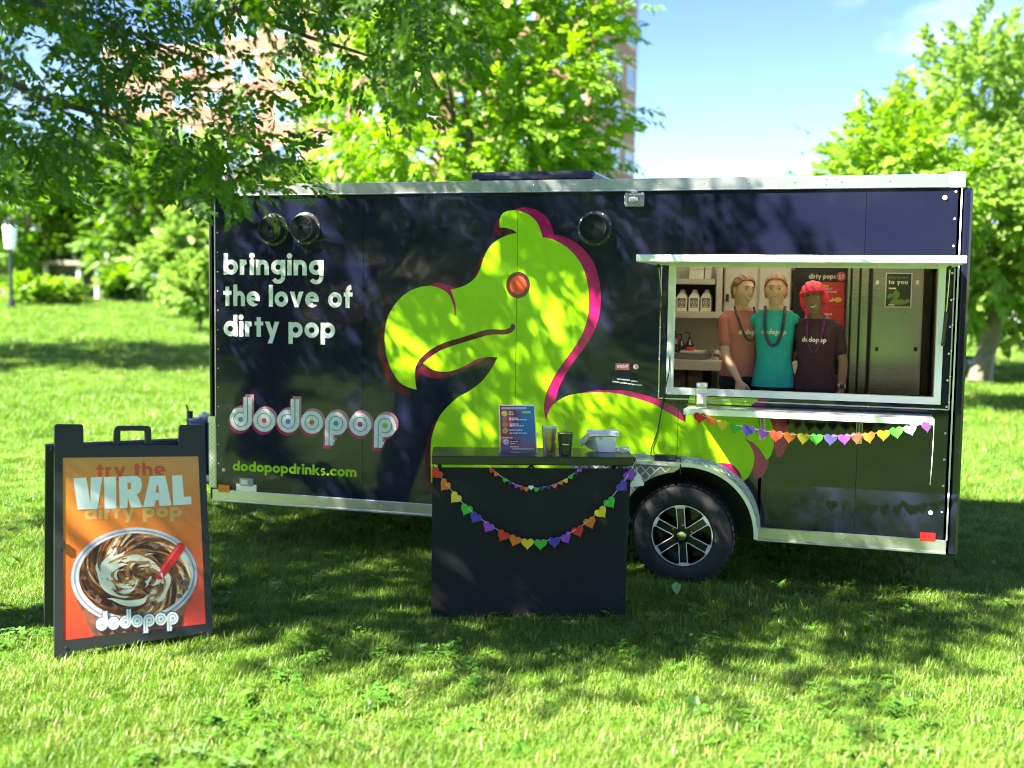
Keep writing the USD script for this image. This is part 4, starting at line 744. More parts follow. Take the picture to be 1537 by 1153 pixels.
    mo = obj('mouth', rs(hd(tube([(x, front_y(HEAD, x, z)-.0005, z) for x, z in arc], [.002, .0045, .006, .007, .007, .007, .006, .0045, .002], 6))), LIP, t)
    obj('teeth', rs(hd(tube([(x*.8, front_y(HEAD, x*.8, z)-.005, z+.001) for x, z in arc], [.001, .0026, .0036, .004, .004, .004, .0036, .0026, .001], 6))), TEETH, mo)
    # hair
    hv = HEAD.vertices.copy(); n_ = HEAD.vertex_normals; z, y, x = hv[:, 2], hv[:, 1], hv[:, 0]
    if hairstyle == 'tied':
        line = np.where(y < 0, .052+.55*np.maximum(0, -y-.03)-.9*np.maximum(0, np.abs(x)-.045), .0); inside = (z > np.where(y < .0, line, -.055-.0*y)) & ~((y < .005) & (z < .02) & (np.abs(x) < .071)); th = .013
    else:
        inside = ((z > .042) | (y > -.005) | (np.abs(x) > .060)) & (z > -.095); th = .024
    fcs = HEAD.faces[inside[HEAD.faces].all(1)]; wob = 1+.12*np.sin(hv[:, 0]*220+hv[:, 2]*60)
    hv2 = hv+n_*(th*wob)[:, None]
    if hairstyle == 'bob': hv2[:, 0] *= 1.06; hv2[:, 2] = np.where(hv2[:, 2] < -.03, hv2[:, 2]*1.12, hv2[:, 2])
    shell = trimesh.Trimesh(np.vstack([hv2, hv-n_*.004]), np.vstack([fcs, fcs[:, ::-1]+len(hv)]), process=False)
    e = np.sort(np.vstack([fcs[:, [0, 1]], fcs[:, [1, 2]], fcs[:, [2, 0]]]), 1); od = np.vstack([fcs[:, [0, 1]], fcs[:, [1, 2]], fcs[:, [2, 0]]]); un, inv, cnt = np.unique(e, axis=0, return_inverse=True, return_counts=True); bd = od[cnt[inv.ravel()] == 1]
    side = np.vstack([np.stack([bd[:, 1], bd[:, 0], bd[:, 0]+len(hv)], 1), np.stack([bd[:, 1], bd[:, 0]+len(hv), bd[:, 1]+len(hv)], 1)])
    shell = trimesh.Trimesh(shell.vertices, np.vstack([shell.faces, side]), process=True); parts = [hd(shell)]
    if hairstyle == 'tied': parts.append(hd(trimesh.Trimesh(trimesh.creation.icosphere(3, 1).vertices*[.034, .030, .045]+[0, .118, .02], trimesh.creation.icosphere(3, 1).faces)))
    obj('hair', rs(parts), hair, t, smooth=60)
    for (w, dp, r, m) in necklace:
        pts = [(w*math.sin(a)*(1 if math.cos(a) < 0 else .85), 0, 1.40-dp*(.5-.5*math.cos(a+0))) for a in np.linspace(-PI, PI, 25)]
        P3 = []
        for a in np.linspace(-1, 1, 33):
            x = w*.92*math.sin(a*PI/2); z = 1.428-dp*max(0, math.cos(a*PI/2))**.75; P3.append((x, front_y(st if z < 1.385 else body_t(st, body), x, z, .02)-r-.001, z))
        b = []
        if r > .008: b = [tube(P3, r, 7)]
        else: b = [trimesh.Trimesh(ball(p, r), trimesh.creation.icosphere(2, 1).faces) for p in np.array(spl(P3, 1, False)) ] if False else [tube(P3, r, 5)]
        obj('necklace', rs(b), m, t)
    return t, rs
def body_t(a, b): return trimesh.Trimesh(b.to_mesh().vert_properties[:, :3], b.to_mesh().tri_verts, process=False)
def skinm(name, col): return mat(name, {'p': ('principled_bsdf', {'base_color': col, 'roughness': 0.45, 'subsurface_weight': 0.15, 'subsurface_scale': 0.01, 'subsurface_radius': (1.0, 0.3, 0.15)})})
def cloth(name, col): return plain(name, col, .85, vary=.12, scale=9.0, bump=.25, bscale=14.0)
SK1, SK2 = skinm('fair_skin', (.60, .34, .24)), skinm('brown_skin', (.24, .115, .065)); HAIR1 = plain('light_brown_hair', (.20, .095, .035), .45, vary=.4, scale=40); HAIR2 = plain('golden_brown_hair', (.28, .13, .045), .45, vary=.4, scale=40); HAIR3 = plain('pink_red_hair', (.78, .02, .07), .5, vary=.25, scale=40)
JEAN = cloth('black_trousers', (.012, .012, .016)); BEAD = plain('dark_bead', (.045, .03, .06), .3); BEAD2 = plain('purple_bead', (.16, .02, .16), .25); SHIRTINK = plain('shirt_ink', (.68, .62, .50), .6)
pa, pb, pc = face(1112, 500, .50), face(1163, 500, .44), face(1226, 500, .42)
person('person in a dusty pink shirt with tied light brown hair looking to the side', (pa[0], .50, FLZ), math.radians(34), 1.655, SK1, cloth('pink_shirt', (.46, .13, .115)), HAIR1, 'tied', math.radians(38), math.radians(4),
       [((-.150, -.05, 1.08), (-.095, -.165, .90), (.15, -.12, -1), (.6, .6, 0), 1, .3), ((.25, .10, 1.12), (.32, .20, 1.25), (.5, .2, .4), (0, -1, 0), 1)], JEAN, SHIRTINK, [(.085, .24, .0085, BEAD)], wide=.84, hemz=.925)
person('person in a teal shirt with a long dark necklace standing in the middle', (pb[0], .44, FLZ), 0.0, 1.665, SK1, cloth('teal_shirt', (.02, .34, .33)), HAIR2, 'tied', 0.0, 0.0,
       [((-.155, .15, 1.12), (-.22, .27, 1.02), (-.3, .2, -.8), (1, 0, 0), 1), ((.155, .15, 1.12), (.22, .27, 1.02), (.3, .2, -.8), (-1, 0, 0), -1)], JEAN, SHIRTINK, [(.075, .28, .011, BEAD)], wide=.83)
tC, rsC = person('person with bright pink red hair in a burgundy shirt wearing a watch', (pc[0], .42, FLZ), math.radians(-6), 1.60, SK2, cloth('burgundy_shirt', (.050, .010, .020)), HAIR3, 'bob', math.radians(-8), math.radians(-10),
       [((-.22, .14, 1.12), (-.22, .28, 1.08), (-.4, .1, .3), (0, -1, 0), -1), ((.196, -.005, 1.08), (.196, -.055, .895), (-.08, -.12, -1), (-.9, .1, 0), -1, .25)], JEAN, SHIRTINK, [(.07, .22, .0035, BEAD2), (.06, .27, .0035, BEAD2)], face_dx=-.025, wide=.88, hemz=.885)
wr = np.array([.196, -.05, .915]); wa = obj('watch', rsC(lathe([(.026, -.011), (.030, -.011), (.030, .011), (.026, .011), (.026, -.011)], wr, (.03, .25, 1), 18)), plain('watch_strap', (.5, .48, .45), .5), tC); obj('watch_face', rsC(box((.203, -.080, .915), (.03, .012, .034), 0, .004)), BLACKGLOSS, wa)

# ------------------------------------------------------------------ the portable counter and what stands on it
def on_z(u, v, z): d = ray(u, v); return EYE + d*(z-EYE[2])/d[2]
TP0, TP1 = on_z(650, 924, 0), on_z(938, 912, 0); TU = np.array([math.cos(math.radians(19.6)), math.sin(math.radians(19.6)), 0]); TF = Frame(TP0, TU, (0, 0, 1)); TW = TF.px(938, 914)[0]
tz = TF.px(780, 685.5, .03)[1]; tz0 = TF.px(780, 698.5, .03)[1]; tl, trr = TF.px(648, 686, .03)[0], TF.px(955, 686, .03)[0]
back = on_z(800, 672, tz); tdep = -((back-TF.o) @ TF.n)
def tbox(u0, u1, n0, n1, z0, z1, bev=0.0, m=None):
    b = box(((u0+u1)/2, -(n0+n1)/2, (z0+z1)/2), (abs(u1-u0), abs(n1-n0), abs(z1-z0)), 0, bev); M = np.eye(4); M[:3, 0], M[:3, 1], M[:3, 2], M[:3, 3] = TF.u, -TF.n, (0, 0, 1), TF.o; b.apply_transform(M); return b
t = thing('folding_counter', 'black portable counter with a plain cloth front on the grass', 'counter', TP0)
obj('table_top', tbox(tl, trr, .03, -tdep, tz0, tz, .006), TABLEBLACK, t)
ptop = TF.px(780, 702.5)[1]; nu, nv = 40, 26; UU, VV = np.meshgrid(np.linspace(0, 1, nu), np.linspace(0, 1, nv)); hgt = .004*np.sin(UU*9+VV*3)+0.022*(meshkit.fbm(np.stack([UU*3, VV*2.2, UU*0], -1), 3, 4)-.5)
x0 = TF.px(649, 710)[0]; x1b = TF.px(938.5, 905)[0]; x1t = TF.px(947, 710)[0]
PT = np.array([TF.P(x0+(x1b+(x1t-x1b)*v-x0)*u, -.01+(ptop+.01)*v, h) for u, v, h in zip(UU.ravel(), VV.ravel(), hgt.ravel())]); ii = np.arange(nu*nv).reshape(nv, nu); qd = np.stack([ii[:-1, :-1], ii[:-1, 1:], ii[1:, 1:], ii[1:, :-1]], -1).reshape(-1, 4)
fcs = np.vstack([qd[:, [0, 1, 2]], qd[:, [0, 2, 3]]]); m0 = trimesh.Trimesh(np.vstack([PT, PT-TF.n*.006]), np.vstack([fcs, fcs[:, ::-1]+len(PT)]), process=False); obj('front_cloth', m0, BLACKCLOTH, t, smooth=True)
[obj('side_cloth', q_, BLACKCLOTH, t) for q_ in (tbox(x0, x0+.005, -.008, -tdep+.03, 0, ptop-.01), tbox(x1b-.012, x1b-.006, -.008, -tdep+.03, 0, ptop-.02))]
for u in (.03, TW-.04):
    for n_ in (-.03, -tdep+.04): obj('leg', tbox(u-.012, u+.012, n_-.012, n_+.012, -.02, tz0, .003), BLACKPL, t)
obj('brace', [tube([TF.P(.05, .35, -.04), TF.P(TW*.5, tz0-.01, -.04)], .008, 6), tube([TF.P(TW-.06, .35, -.04), TF.P(TW*.5, tz0-.01, -.04)], .008, 6)], BLACKPL, t); obj('inner_shelf', tbox(.03, TW-.03, -.03, -tdep+.03, .45, .47), TABLEBLACK, t)
# menu stand
def n_at(u, v, z): return float((on_z(u, v, z)-TF.o) @ TF.n)
nm_ = n_at(778, 679, tz); MS = Frame(TF.P(0, 0, nm_), TF.u, np.array([0, 0, 1])-TF.n*.10)
t = thing('menu_stand', 'clear upright stand with a colourful printed drinks menu on the counter', 'menu stand', MS.P(*MS.px(778, 679)))
q4 = Polygon(MS.pts([(748.4, 607.3), (803, 607.6), (806.2, 679), (750, 678.6)])); obj('stand_edge', MS.plate(q4, -.004, .0), WHITE, t)
pr4 = MS.pts([(750.4, 609.5), (801.5, 609.8), (804.5, 675.8), (751.8, 675.3)])
menu_m = mat('menu_print', {'g': ('geometry', {}), 'n': ('noise_texture', {'scale': 9.0, 'detail': 3.0, 'distortion': .8}), 'sx': ('separate_xyz', {}), 'a': ('math', {'math_type': 'multiply_add', 'value2': 3.1, 'value3': -3.1*float(MS.P(*pr4[0])[0])}), 'b': ('math', {'math_type': 'multiply_add', 'value2': .55}),
    'r': ('rgb_ramp', {'ramp': [(.15, (.35, .03, .03)), (.38, (.45, .06, .05)), (.55, (.20, .04, .16)), (.72, (.05, .18, .42)), (.95, (.08, .22, .40))]}), 'z': ('map_range', {'from_min': tz, 'from_max': tz+.1, 'to_min': .75, 'to_max': 0.0, 'clamp': True}), 'o': ('mix', {'color2': (.60, .16, .03)}), 'p': ('principled_bsdf', {'roughness': .25})},
    [('g.position', 'n.vector'), ('g.position', 'sx.vector'), ('sx.x', 'a.value1'), ('n.fac', 'b.value1'), ('a.value', 'b.value3'), ('b.value', 'r.fac'), ('sx.z', 'z.value'), ('z.result', 'o.fac'), ('r.color', 'o.color1'), ('o.color', 'p.base_color')])
sh4 = obj('menu_sheet', MS.plate(Polygon(pr4), .0, .0012), menu_m, t); bl = lambda pts: Polygon(MS.pts(crop(pts, 6.148, 730, 590)))
obj('menu_title', MS.plate(bl([(137, 130), (370, 130), (370, 150), (137, 150)]), .0012, .002), plain('title_lilac', (.55, .45, .65), .4), sh4)
ln = []
for x0_, x1_, y in ((205, 245, 172), (205, 260, 192), (210, 295, 228), (210, 372, 242), (215, 300, 282), (215, 355, 298), (212, 340, 338), (212, 375, 366), (150, 250, 408), (222, 300, 442), (222, 270, 462), (222, 300, 492), (240, 440, 512)):
    x = x0_
    while x < x1_-6: ww = min(rng.uniform(14, 30), x1_-x); ln.append(bl([(x, y), (x+ww, y), (x+ww, y+9), (x, y+9)])); x += ww+5
obj('menu_lines', MS.plate(unary_union(ln), .0012, .002), WHITE, sh4); obj('menu_box', MS.plate(unary_union([bl([(333, 166), (410, 166), (410, 188), (333, 188)])]), .0012, .002), plain('box_lime', (.5, .6, .1), .4), sh4); obj('menu_box', MS.plate(bl([(222, 434), (303, 434), (303, 454), (222, 454)]), .0012, .0016), BLACKPL, sh4)
dcol = [(.75, .55, .15), (.25, .15, .18), (.6, .2, .15), (.75, .45, .08), (.6, .65, .75), (.2, .15, .3)]
for i, (x, y) in enumerate(((166, 190), (168, 242), (170, 292), (174, 348), (182, 452), (184, 506))):
    c = MS.px(730+x/6.148, 590+y/6.148); r_ = 27/6.148/240; d_ = obj('drink_picture', MS.plate(Point(c).buffer(r_, 14), .0012, .002), plain(f'drink_{i+1}', dcol[i], .4), sh4); obj('drink_middle', MS.plate(Point(c).buffer(r_*.6, 10), .002, .0026), plain(f'drink_mid_{i+1}', tuple(x*.6+.1 for x in dcol[i]), .4), d_)
obj('stand_foot', tbox(MS.px(747, 679)[0], MS.px(806.5, 679)[0], nm_+.035, nm_-.05, tz+.0005, tz+.004), GLASS, t)
# cups
def cup_at(u, v): p = on_z(u, v, tz); return np.array([p[0], p[1], tz+.0005])
c = cup_at(824.3, 680.5); t = thing('iced_drink', 'tall clear plastic cup of milky amber drink with an orange emblem', 'cup', c); sc = 1722/np.dot(c-EYE, FWD); h = 40.5/sc*1.0; ra, rb = 23.3/sc/2, 18/sc/2
obj('cup_wall', lathe([(rb-.0015, .002), (rb, 0), (ra, h), (ra+.002, h), (ra+.002, h+.003), (ra-.0015, h+.002), (rb-.002, .004), (0, .004)], c, (0, 0, 1), 32), GLASS, t, smooth=30)
drink = mat('milky_drink', {'g': ('geometry', {}), 'sx': ('separate_xyz', {}), 'm': ('map_range', {'from_min': tz, 'from_max': tz+h, 'to_min': 0, 'to_max': 1}), 'n': ('noise_texture', {'scale': 22.0, 'detail': 3.0, 'distortion': 1.0}), 'a': ('math', {'math_type': 'multiply_add', 'value2': .35}), 'r': ('rgb_ramp', {'ramp': [(.15, (.30, .15, .04)), (.75, (.42, .23, .07)), (.98, (.60, .42, .20)), (1.15, (.75, .68, .55))]}), 'p': ('principled_bsdf', {'roughness': .25})},
    [('g.position', 'sx.vector'), ('sx.z', 'm.value'), ('g.position', 'n.vector'), ('n.fac', 'a.value1'), ('m.result', 'a.value3'), ('a.value', 'r.fac'), ('r.color', 'p.base_color')])
obj('drink', lathe([(0, .005), (rb-.003, .005), (ra-.0045, h*.93), (0, h*.93)], c, (0, 0, 1), 32), drink, t, smooth=30); obj('foam', lathe([(ra-.0046, h*.93), (ra-.004, h*.97), (ra*.6, h*.99), (0, h*.985)], c, (0, 0, 1), 32), plain('foam', (.75, .70, .58), .7), t, smooth=40)
def wrap(c, r0, r1, hh, cz, poly, off=.0008):
    """print on a cup: polygon (metres, centred) bent round the cup, facing the viewer"""
    m = trimesh.util.concatenate([trimesh.creation.extrude_polygon(g, .0006, engine='earcut') for g in getattr(poly, 'geoms', [poly])]); m = m.subdivide().subdivide(); v = m.vertices; a0 = math.atan2(EYE[1]-c[1], EYE[0]-c[0]); z = cz+v[:, 1]; r = r0+(r1-r0)*z/hh; a = a0+v[:, 0]/r; rr = r+off+v[:, 2]
    return trimesh.Trimesh(np.stack([c[0]+rr*np.cos(a), c[1]+rr*np.sin(a), c[2]+z], 1), m.faces, process=False)
emb = Point(.026, 0).buffer(.019, 20).difference(Point(.026, 0).buffer(.011, 16)).union(Point(.026, 0).buffer(.004)); obj('cup_emblem', wrap(c, rb, ra, h, h*.52, emb), plain('emblem_orange', (.55, .14, .05), .4), t)
c = cup_at(848, 683.6); t = thing('black_cup', 'black cup with a clear lid and a thin straw near the counter edge', 'cup', c); h = 33/sc; ra, rb = 23/sc/2, 17/sc/2
obj('cup_side', lathe([(0, 0), (rb, 0), (ra, h), (ra-.002, h), (0, h-.004)], c, (0, 0, 1), 32), BLACKGLOSS, t, smooth=30); obj('lid', lathe([(ra+.002, h-.001), (ra+.003, h+.004), (ra*.85, h+.006), (ra*.8, h+.003), (0, h+.003)], c, (0, 0, 1), 32), GLASS, t, smooth=30)
obj('straw', tube([c+np.array([.004, .0, h*.5]), c+np.array([.008, 0, h+.085])], .0022, 6), plain('straw_grey', (.25, .28, .2), .4), t); obj('cup_word', wrap(c, rb, ra, h, h*.52, affinity.translate(affinity.scale(text('dodopop')[0], .0052, .0052, origin=(0, 0)), -.018, -.002)), WHITE, t)
# payment terminal
nt = n_at(908, 679, tz); t = thing('payment_terminal', 'white payment terminal seen from behind with its tilted screen', 'payment terminal', TF.P(TF.px(908, 679, nt)[0], tz, nt)); KF = Frame(TF.P(0, 0, nt), TF.u, (0, 0, 1)); c6 = lambda x, y: KF.px(730+x/6.148, 590+y/6.148)
bot = [c6(1042, 552), c6(1190, 550)]; top = [c6(1003, 408), c6(1197, 400)]; zt2 = tz+.001
pts = [KF.P(u, zt2, n_) for u in (bot[0][0], bot[1][0]) for n_ in (0, -.07)]+[KF.P(u, v, n_) for u, v in (top[0], top[1]) for n_ in (.012, -.12)]+[KF.P(c6(915, 488)[0], c6(915, 490)[1], -.10), KF.P(c6(960, 540)[0], zt2+.01, -.09)]
body = trimesh.convex.convex_hull(np.array(pts)); obj('terminal_body', body, WHITE, t); s0, s1, s2, s3 = c6(948, 388), c6(1232, 386), c6(1225, 402), c6(860, 483)
slabp = [KF.P(s0[0], s0[1], n_) for n_ in (-.15,)]+[KF.P(s1[0], s1[1], -.15), KF.P(s1[0], s1[1], .022), KF.P(s0[0]-.0, s0[1], .018)]+[KF.P(s3[0], s3[1], -.13)]
obj('tablet', trimesh.convex.convex_hull(np.array([p+np.array([0, 0, d_]) for p in [KF.P(s0[0], s0[1], .02), KF.P(s1[0], s1[1], .02), KF.P(s1[0], s1[1]+.012, -.16), KF.P(s0[0], s0[1]+.012, -.16)] for d_ in (-.004, .004)])), WHITE, t)
obj('tablet', trimesh.convex.convex_hull(np.array([p+d_ for p in [KF.P(s0[0]+.004, s0[1]-.004, .012), KF.P(s0[0]+.004, s0[1]-.002, -.15), KF.P(s3[0], s3[1], -.13), KF.P(s3[0]+.01, s3[1]-.004, -.02)] for d_ in (np.zeros(3), np.array([.006, 0, -.007]))])), plain('tablet_grey', (.30, .31, .31), .35), t, label='grey sloping side of the tablet')
obj('port', KF.plate(sbox(c6(1040, 424)[0], c6(1040, 424)[1], c6(1072, 418)[0], c6(1072, 417)[1]), .0125, .0135), BLACKPL, t)
lp = []
for k, (dx, dy, s_) in enumerate(((0, 0, 1.0), (.006, -.01, .85), (-.004, .008, 1.1))):
    ce = np.array(TF.P(TF.px(936, 678, nt)[0]+dx, tz+.004, nt-.03+dy)); lp.append(tube([ce+TF.u*(.045*s_*math.cos(a))+TF.n*(.03*s_*math.sin(a))+np.array([0, 0, .012+.012*math.sin(a*1.5+k)]) for a in np.linspace(0, 2*PI*.97, 22)], .0028, 5))
lp.append(tube([KF.P(c6(1190, 540)[0], tz+.004, -.02), KF.P(c6(1215, 540)[0], tz+.004, -.03), KF.P(c6(1240, 520)[0], tz+.02, -.03)], .0028, 5)); tC_ = thing('charging_cable', 'loosely coiled white cable beside the payment terminal', 'cable', TF.P(TF.px(936, 678, nt)[0], tz, nt)); obj('cable_loops', lp, WHITE, tC_)
# hanging card tag at the right end
tt = thing('card_tag', 'white card tag hanging on strings from the right end of the counter', 'tag', TF.P(*TF.px(955, 714, -.06), -.06)); HF = Frame(TF.P(0, 0, -.06), TF.u, (0, 0, 1)); c6h = lambda x, y: HF.px(730+x/6.148, 590+y/6.148)
obj('card', HF.plate(Polygon([c6h(1388, 745), c6h(1412, 750), c6h(1455, 830), c6h(1452, 855), c6h(1328, 866), c6h(1322, 845)]), 0, .004), WHITE, tt); obj('tag_string', [tube([HF.P(*c6h(1395, 748)), HF.P(*c6h(1378, 665))], .0015, 5), tube([HF.P(*c6h(1385, 748)), HF.P(*c6h(1345, 670))], .0015, 5)], WHITE, tt)

# ------------------------------------------------------------------ garlands of paper hearts
HC = {'red': (.72, .045, .015), 'orange': (.80, .20, .012), 'yellow': (.85, .62, .02), 'green': (.07, .48, .03), 'blue': (.085, .06, .42), 'purple': (.30, .06, .52), 'pink': (.72, .16, .22), 'white': (.8, .8, .78), 'navy': (.05, .035, .14), 'lilac': (.48, .12, .62), 'periwinkle': (.26, .20, .62)}
HM = {k: mat(f'{k}_felt', {'p': ('principled_bsdf', {'base_color': v, 'roughness': .8, 'sheen_weight': .2}), 't': ('translucent_bsdf', {'color': v}), 'm': ('mix_closure', {'fac': .12})}, [('p.BSDF', 'm.closure1'), ('t.BSDF', 'm.closure2')], surface='m.closure') for k, v in HC.items()}
def heart(s):
    a = np.linspace(0, 2*PI, 36, endpoint=False); return Polygon(np.c_[16*np.sin(a)**3, 13*np.cos(a)-5*np.cos(2*a)-2*np.cos(3*a)-np.cos(4*a)]/33.0*s).buffer(.0015)
STRING = plain('white_string', (.75, .75, .72), .6)
def garland(label, fr, off, pts, cols, size, ends=(), group='paper heart garlands'):
    c = [np.array(fr.px(*p, off)) for p in pts]; e0 = [np.array(fr.px(*ends[0], off))] if ends else []; e1 = [np.array(fr.px(*ends[1], off))] if len(ends) > 1 else []
    t = thing('heart_garland', label, 'garland', fr.P(*c[len(c)//2], off), group=None); up = [x+np.array([0, size*.22]) for x in c]
    obj('string', tube([fr.P(*x, off+.003) for x in spl(e0+up+e1, 4, False)], .0016, 5), STRING, t)
    for i, x in enumerate(c):
        d = c[min(i+1, len(c)-1)]-c[max(i-1, 0)]; a = math.atan2(d[1], d[0])*.85+rng.normal(0, .11); tw = rng.normal(0, .33); hp = affinity.rotate(heart(size*rng.uniform(.96, 1.04)), math.degrees(a), origin=(0, 0))
        F2 = Frame(fr.P(*x, off+.004), fr.u*math.cos(tw)+fr.n*math.sin(tw), fr.v); obj('heart', F2.plate(hp, 0, .003), HM[cols[i]], t, label=f'{cols[i]} heart')
six = ['red', 'orange', 'yellow', 'green', 'blue', 'purple']
big = crop([(172, 437), (211, 492), (260, 551), (311, 606), (354, 643), (414, 687), (483, 728), (538, 750), (597, 764), (658, 767), (722, 757), (777, 738), (833, 707), (889, 667), (941, 619), (982, 574), (1040, 497), (1075, 446)], 3.115, 600, 570)
garland('long rainbow garland of large felt hearts hanging across the counter front', TF, .035, big, six*3, .078, ((650.5, 697), (954, 692)))
sm = crop([(47, 713), (90, 747), (172, 802), (222, 828), (275, 857), (328, 873), (368, 884), (412, 870), (462, 889), (512, 880), (575, 868), (629, 855), (688, 828), (733, 807), (779, 772), (825, 740), (865, 708)], 6.148, 730, 590)
garland('short garland of very small hearts high on the counter front', TF, .018, sm, ['red', 'orange', 'green', 'navy', 'purple', 'red', 'orange', 'white', 'green', 'navy', 'navy', 'pink', 'orange', 'yellow', 'green', 'navy', 'purple'], .031, ((734, 699), (876, 697)))
LF = Frame((0, -SD-.006, 0), (1, 0, 0), (0, 0, 1)); shp = crop([(433, 423), (480, 437), (532, 455), (587, 467), (643, 478)], 2.883, 900, 480)+crop([(58, 348), (135, 360), (211, 368), (291, 375), (366, 378), (448, 380), (527, 378), (598, 372), (668, 368), (753, 355), (828, 340), (908, 325), (1003, 305)], 3.8425, 1130, 560)
garland('rainbow heart garland hanging from the edge of the serving shelf', LF, 0, shp, ['red', 'orange', 'yellow', 'green', 'blue', 'lilac', 'red', 'orange', 'yellow', 'green', 'periwinkle', 'lilac', 'red', 'orange', 'yellow', 'green', 'periwinkle', 'lilac'], .083, ((1040, 621), (1401, 630)))
e = LF.px(1402, 630); t = thing('loose_string', 'loose white string end hanging from the right end of the shelf', 'string', LF.P(*e)); obj('string_end', tube([LF.P(*LF.px(u, v)) for u, v in ((1402, 629), (1401, 660), (1398.5, 700), (1396, 728))], .0026, 5), STRING, t)
# jar on the shelf
jp = face(1053, 610, -.17); jp[2] = SZ+.0005; t = thing('tip_jar', 'clear glass jar with a silver lid and a white note on the serving shelf', 'jar', jp); s_ = 1722/np.dot(jp-EYE, FWD); r_, h = 19.5/s_/2, 36/s_
obj('glass', lathe([(0, 0), (r_*.9, 0), (r_, .008), (r_, h*.74), (r_*.82, h*.84), (r_*.82, h*.90), (r_*.76, h*.90), (r_*.76, h*.83), (r_-.004, h*.73), (r_-.004, .012), (0, .008)], jp, (0, 0, 1), 32), GLASS, t, smooth=30)
obj('lid_band', lathe([(r_*.84, h*.85), (r_*.88, h*.86), (r_*.88, h*.98), (r_*.84, h), (0, h)], jp, (0, 0, 1), 32), plain('lid_silver', (.7, .7, .66), .3, .7), t, smooth=30); obj('note', lathe([(r_*.70, h*.16), (r_*.72, h*.56)], jp, (0, 0, 1), 24), WHITE, t)
# power cord and its adapter
cp = [(1008, 470, .0), (1006.5, 520, -.01), (1004, 560, -.035), (998, 585, -.04), (993, 615, -.02), (987, 648, -.012), (978, 672, -.015), (977, 683, -.05), (984, 688.5, -.10)]
t = thing('power_cord', 'black power cord hanging from the window down to the fender', 'cord', face(993, 615, -.02)); obj('cable', tube([face(u, v, y) for u, v, y in [(*spl_, 0) if False else spl_ for spl_ in cp]], .0045, 6), BLACKPL, t); a_ = face(999, 690, -.12)
obj('adapter', box((a_[0], -.12, fz0+.004+.021), (.155, .055, .036), 0, .006), BLACKPL, t); obj('cable', tube([(a_[0]+.078, -.12, fz0+.02), (a_[0]+.11, -.17, fz0+.03), (a_[0]+.125, -.262, fz0+.0), (a_[0]+.128, -.264, fz0-.06)], .004, 6), BLACKPL, t)
# tub on the trailer tongue
ty = .95; t = thing('plastic_tub', 'dark blue plastic tub with a crumpled pale bag on top behind the sign', 'tub', face(298, 705, ty)); a_, b_ = face(283, 715, ty), face(313, 632, ty)
obj('tub_body', box2((a_[0], ty, a_[2]), (b_[0]-.02, ty+.4, b_[2]), .02), plain('tub_blue', (.015, .022, .11), .4), t); obj('tub_rim', box2((a_[0]-.015, ty-.015, b_[2]-.02), (b_[0]-.01, ty+.41, b_[2]+.012), .008), plain('rim_blue', (.02, .03, .14), .4), t)
bag = trimesh.creation.icosphere(3, 1.0); nv_ = meshkit.fbm(bag.vertices*2.3+5, 3, 2); bag.vertices = bag.vertices*(.55+.8*nv_)[:, None]*[.065, .06, .04]+[(a_[0]+b_[0])/2+.01, ty+.1, b_[2]+.03]; obj('bag', bag, plain('bag_white', (.6, .62, .66), .4), t, smooth=40); st_ = face(284, 622, ty+.1); obj('stick', tube([st_, st_+np.array([-.03, 0, .085])], .008, 6), BLACKPL, t)

# ------------------------------------------------------------------ the sandwich board
A0 = on_z(83, 985, 0); AU = np.array([.72, .694, 0]); AU /= np.linalg.norm(AU); AN = np.array([AU[1], -AU[0], 0]); LEAN = .20
SF = Frame(A0, AU, np.array([0, 0, 1])-AN*LEAN); S = lambda pts, off=0.0: SF.pts(crop(pts, 3.034, 40, 620), off)
t = thing('sandwich_board', 'black plastic sandwich board with an orange drink poster standing on the grass', 'sign', A0)
SIGNB = plain('sign_plastic', (.014, .017, .016), .5, bump=.1, bscale=150)
outer = Polygon(S([(127, 56), (136, 50), (250, 51), (258, 60), (260, 142), (392, 146), (692, 145), (696, 60), (703, 54), (802, 55), (810, 64), (826, 500), (848, 985), (842, 1005), (805, 1020), (790, 1006), (215, 1085), (190, 1112), (140, 1125), (126, 1112)]))
poster_hole = Polygon(S([(164, 203), (784, 196), (817, 960), (165, 1036)]))
fp_ = obj('front_frame', SF.plate(outer.difference(poster_hole), -.035, .0), SIGNB, t); obj('front_board', SF.plate(poster_hole.buffer(.006), -.030, -.010), SIGNB, t)
for x, y, s_ in ((150, 604, 1), (806, 560, 1)): obj('clip', SF.plate(Polygon(S([(x, y-18), (x+26, y-18), (x+26, y+18), (x, y+18)])), 0, .010), SIGNB, fp_)
obj('frame_screw', [lathe([(0, .004), (.008, .002), (.009, 0), (0, 0)], SF.P(*S([p])[0], .0005), SF.n, 8) for p in ((765, 154), (180, 1070), (800, 1000))], BLACKPL, fp_)
hnd = spl([(398, 143, 1), (400, 80), (412, 60), (430, 58), (540, 58), (562, 64), (568, 85), (570, 143, 1), (541, 143, 1), (540, 84), (532, 79), (440, 79), (428, 84), (428, 143, 1)], 4); obj('handle', SF.plate(Polygon(S(hnd)), -.04, -.005), SIGNB, t)
BW2 = SF.u*0; br = SF.px(58+0, 900)[0]
ub = outer.bounds; W_ = ub[2]; Hh = (A0+SF.v*ub[3])[2]; BF = Frame(A0-AN*.62, AU, np.array([0, 0, 1])+AN*(.62-.07-LEAN*Hh)/Hh)
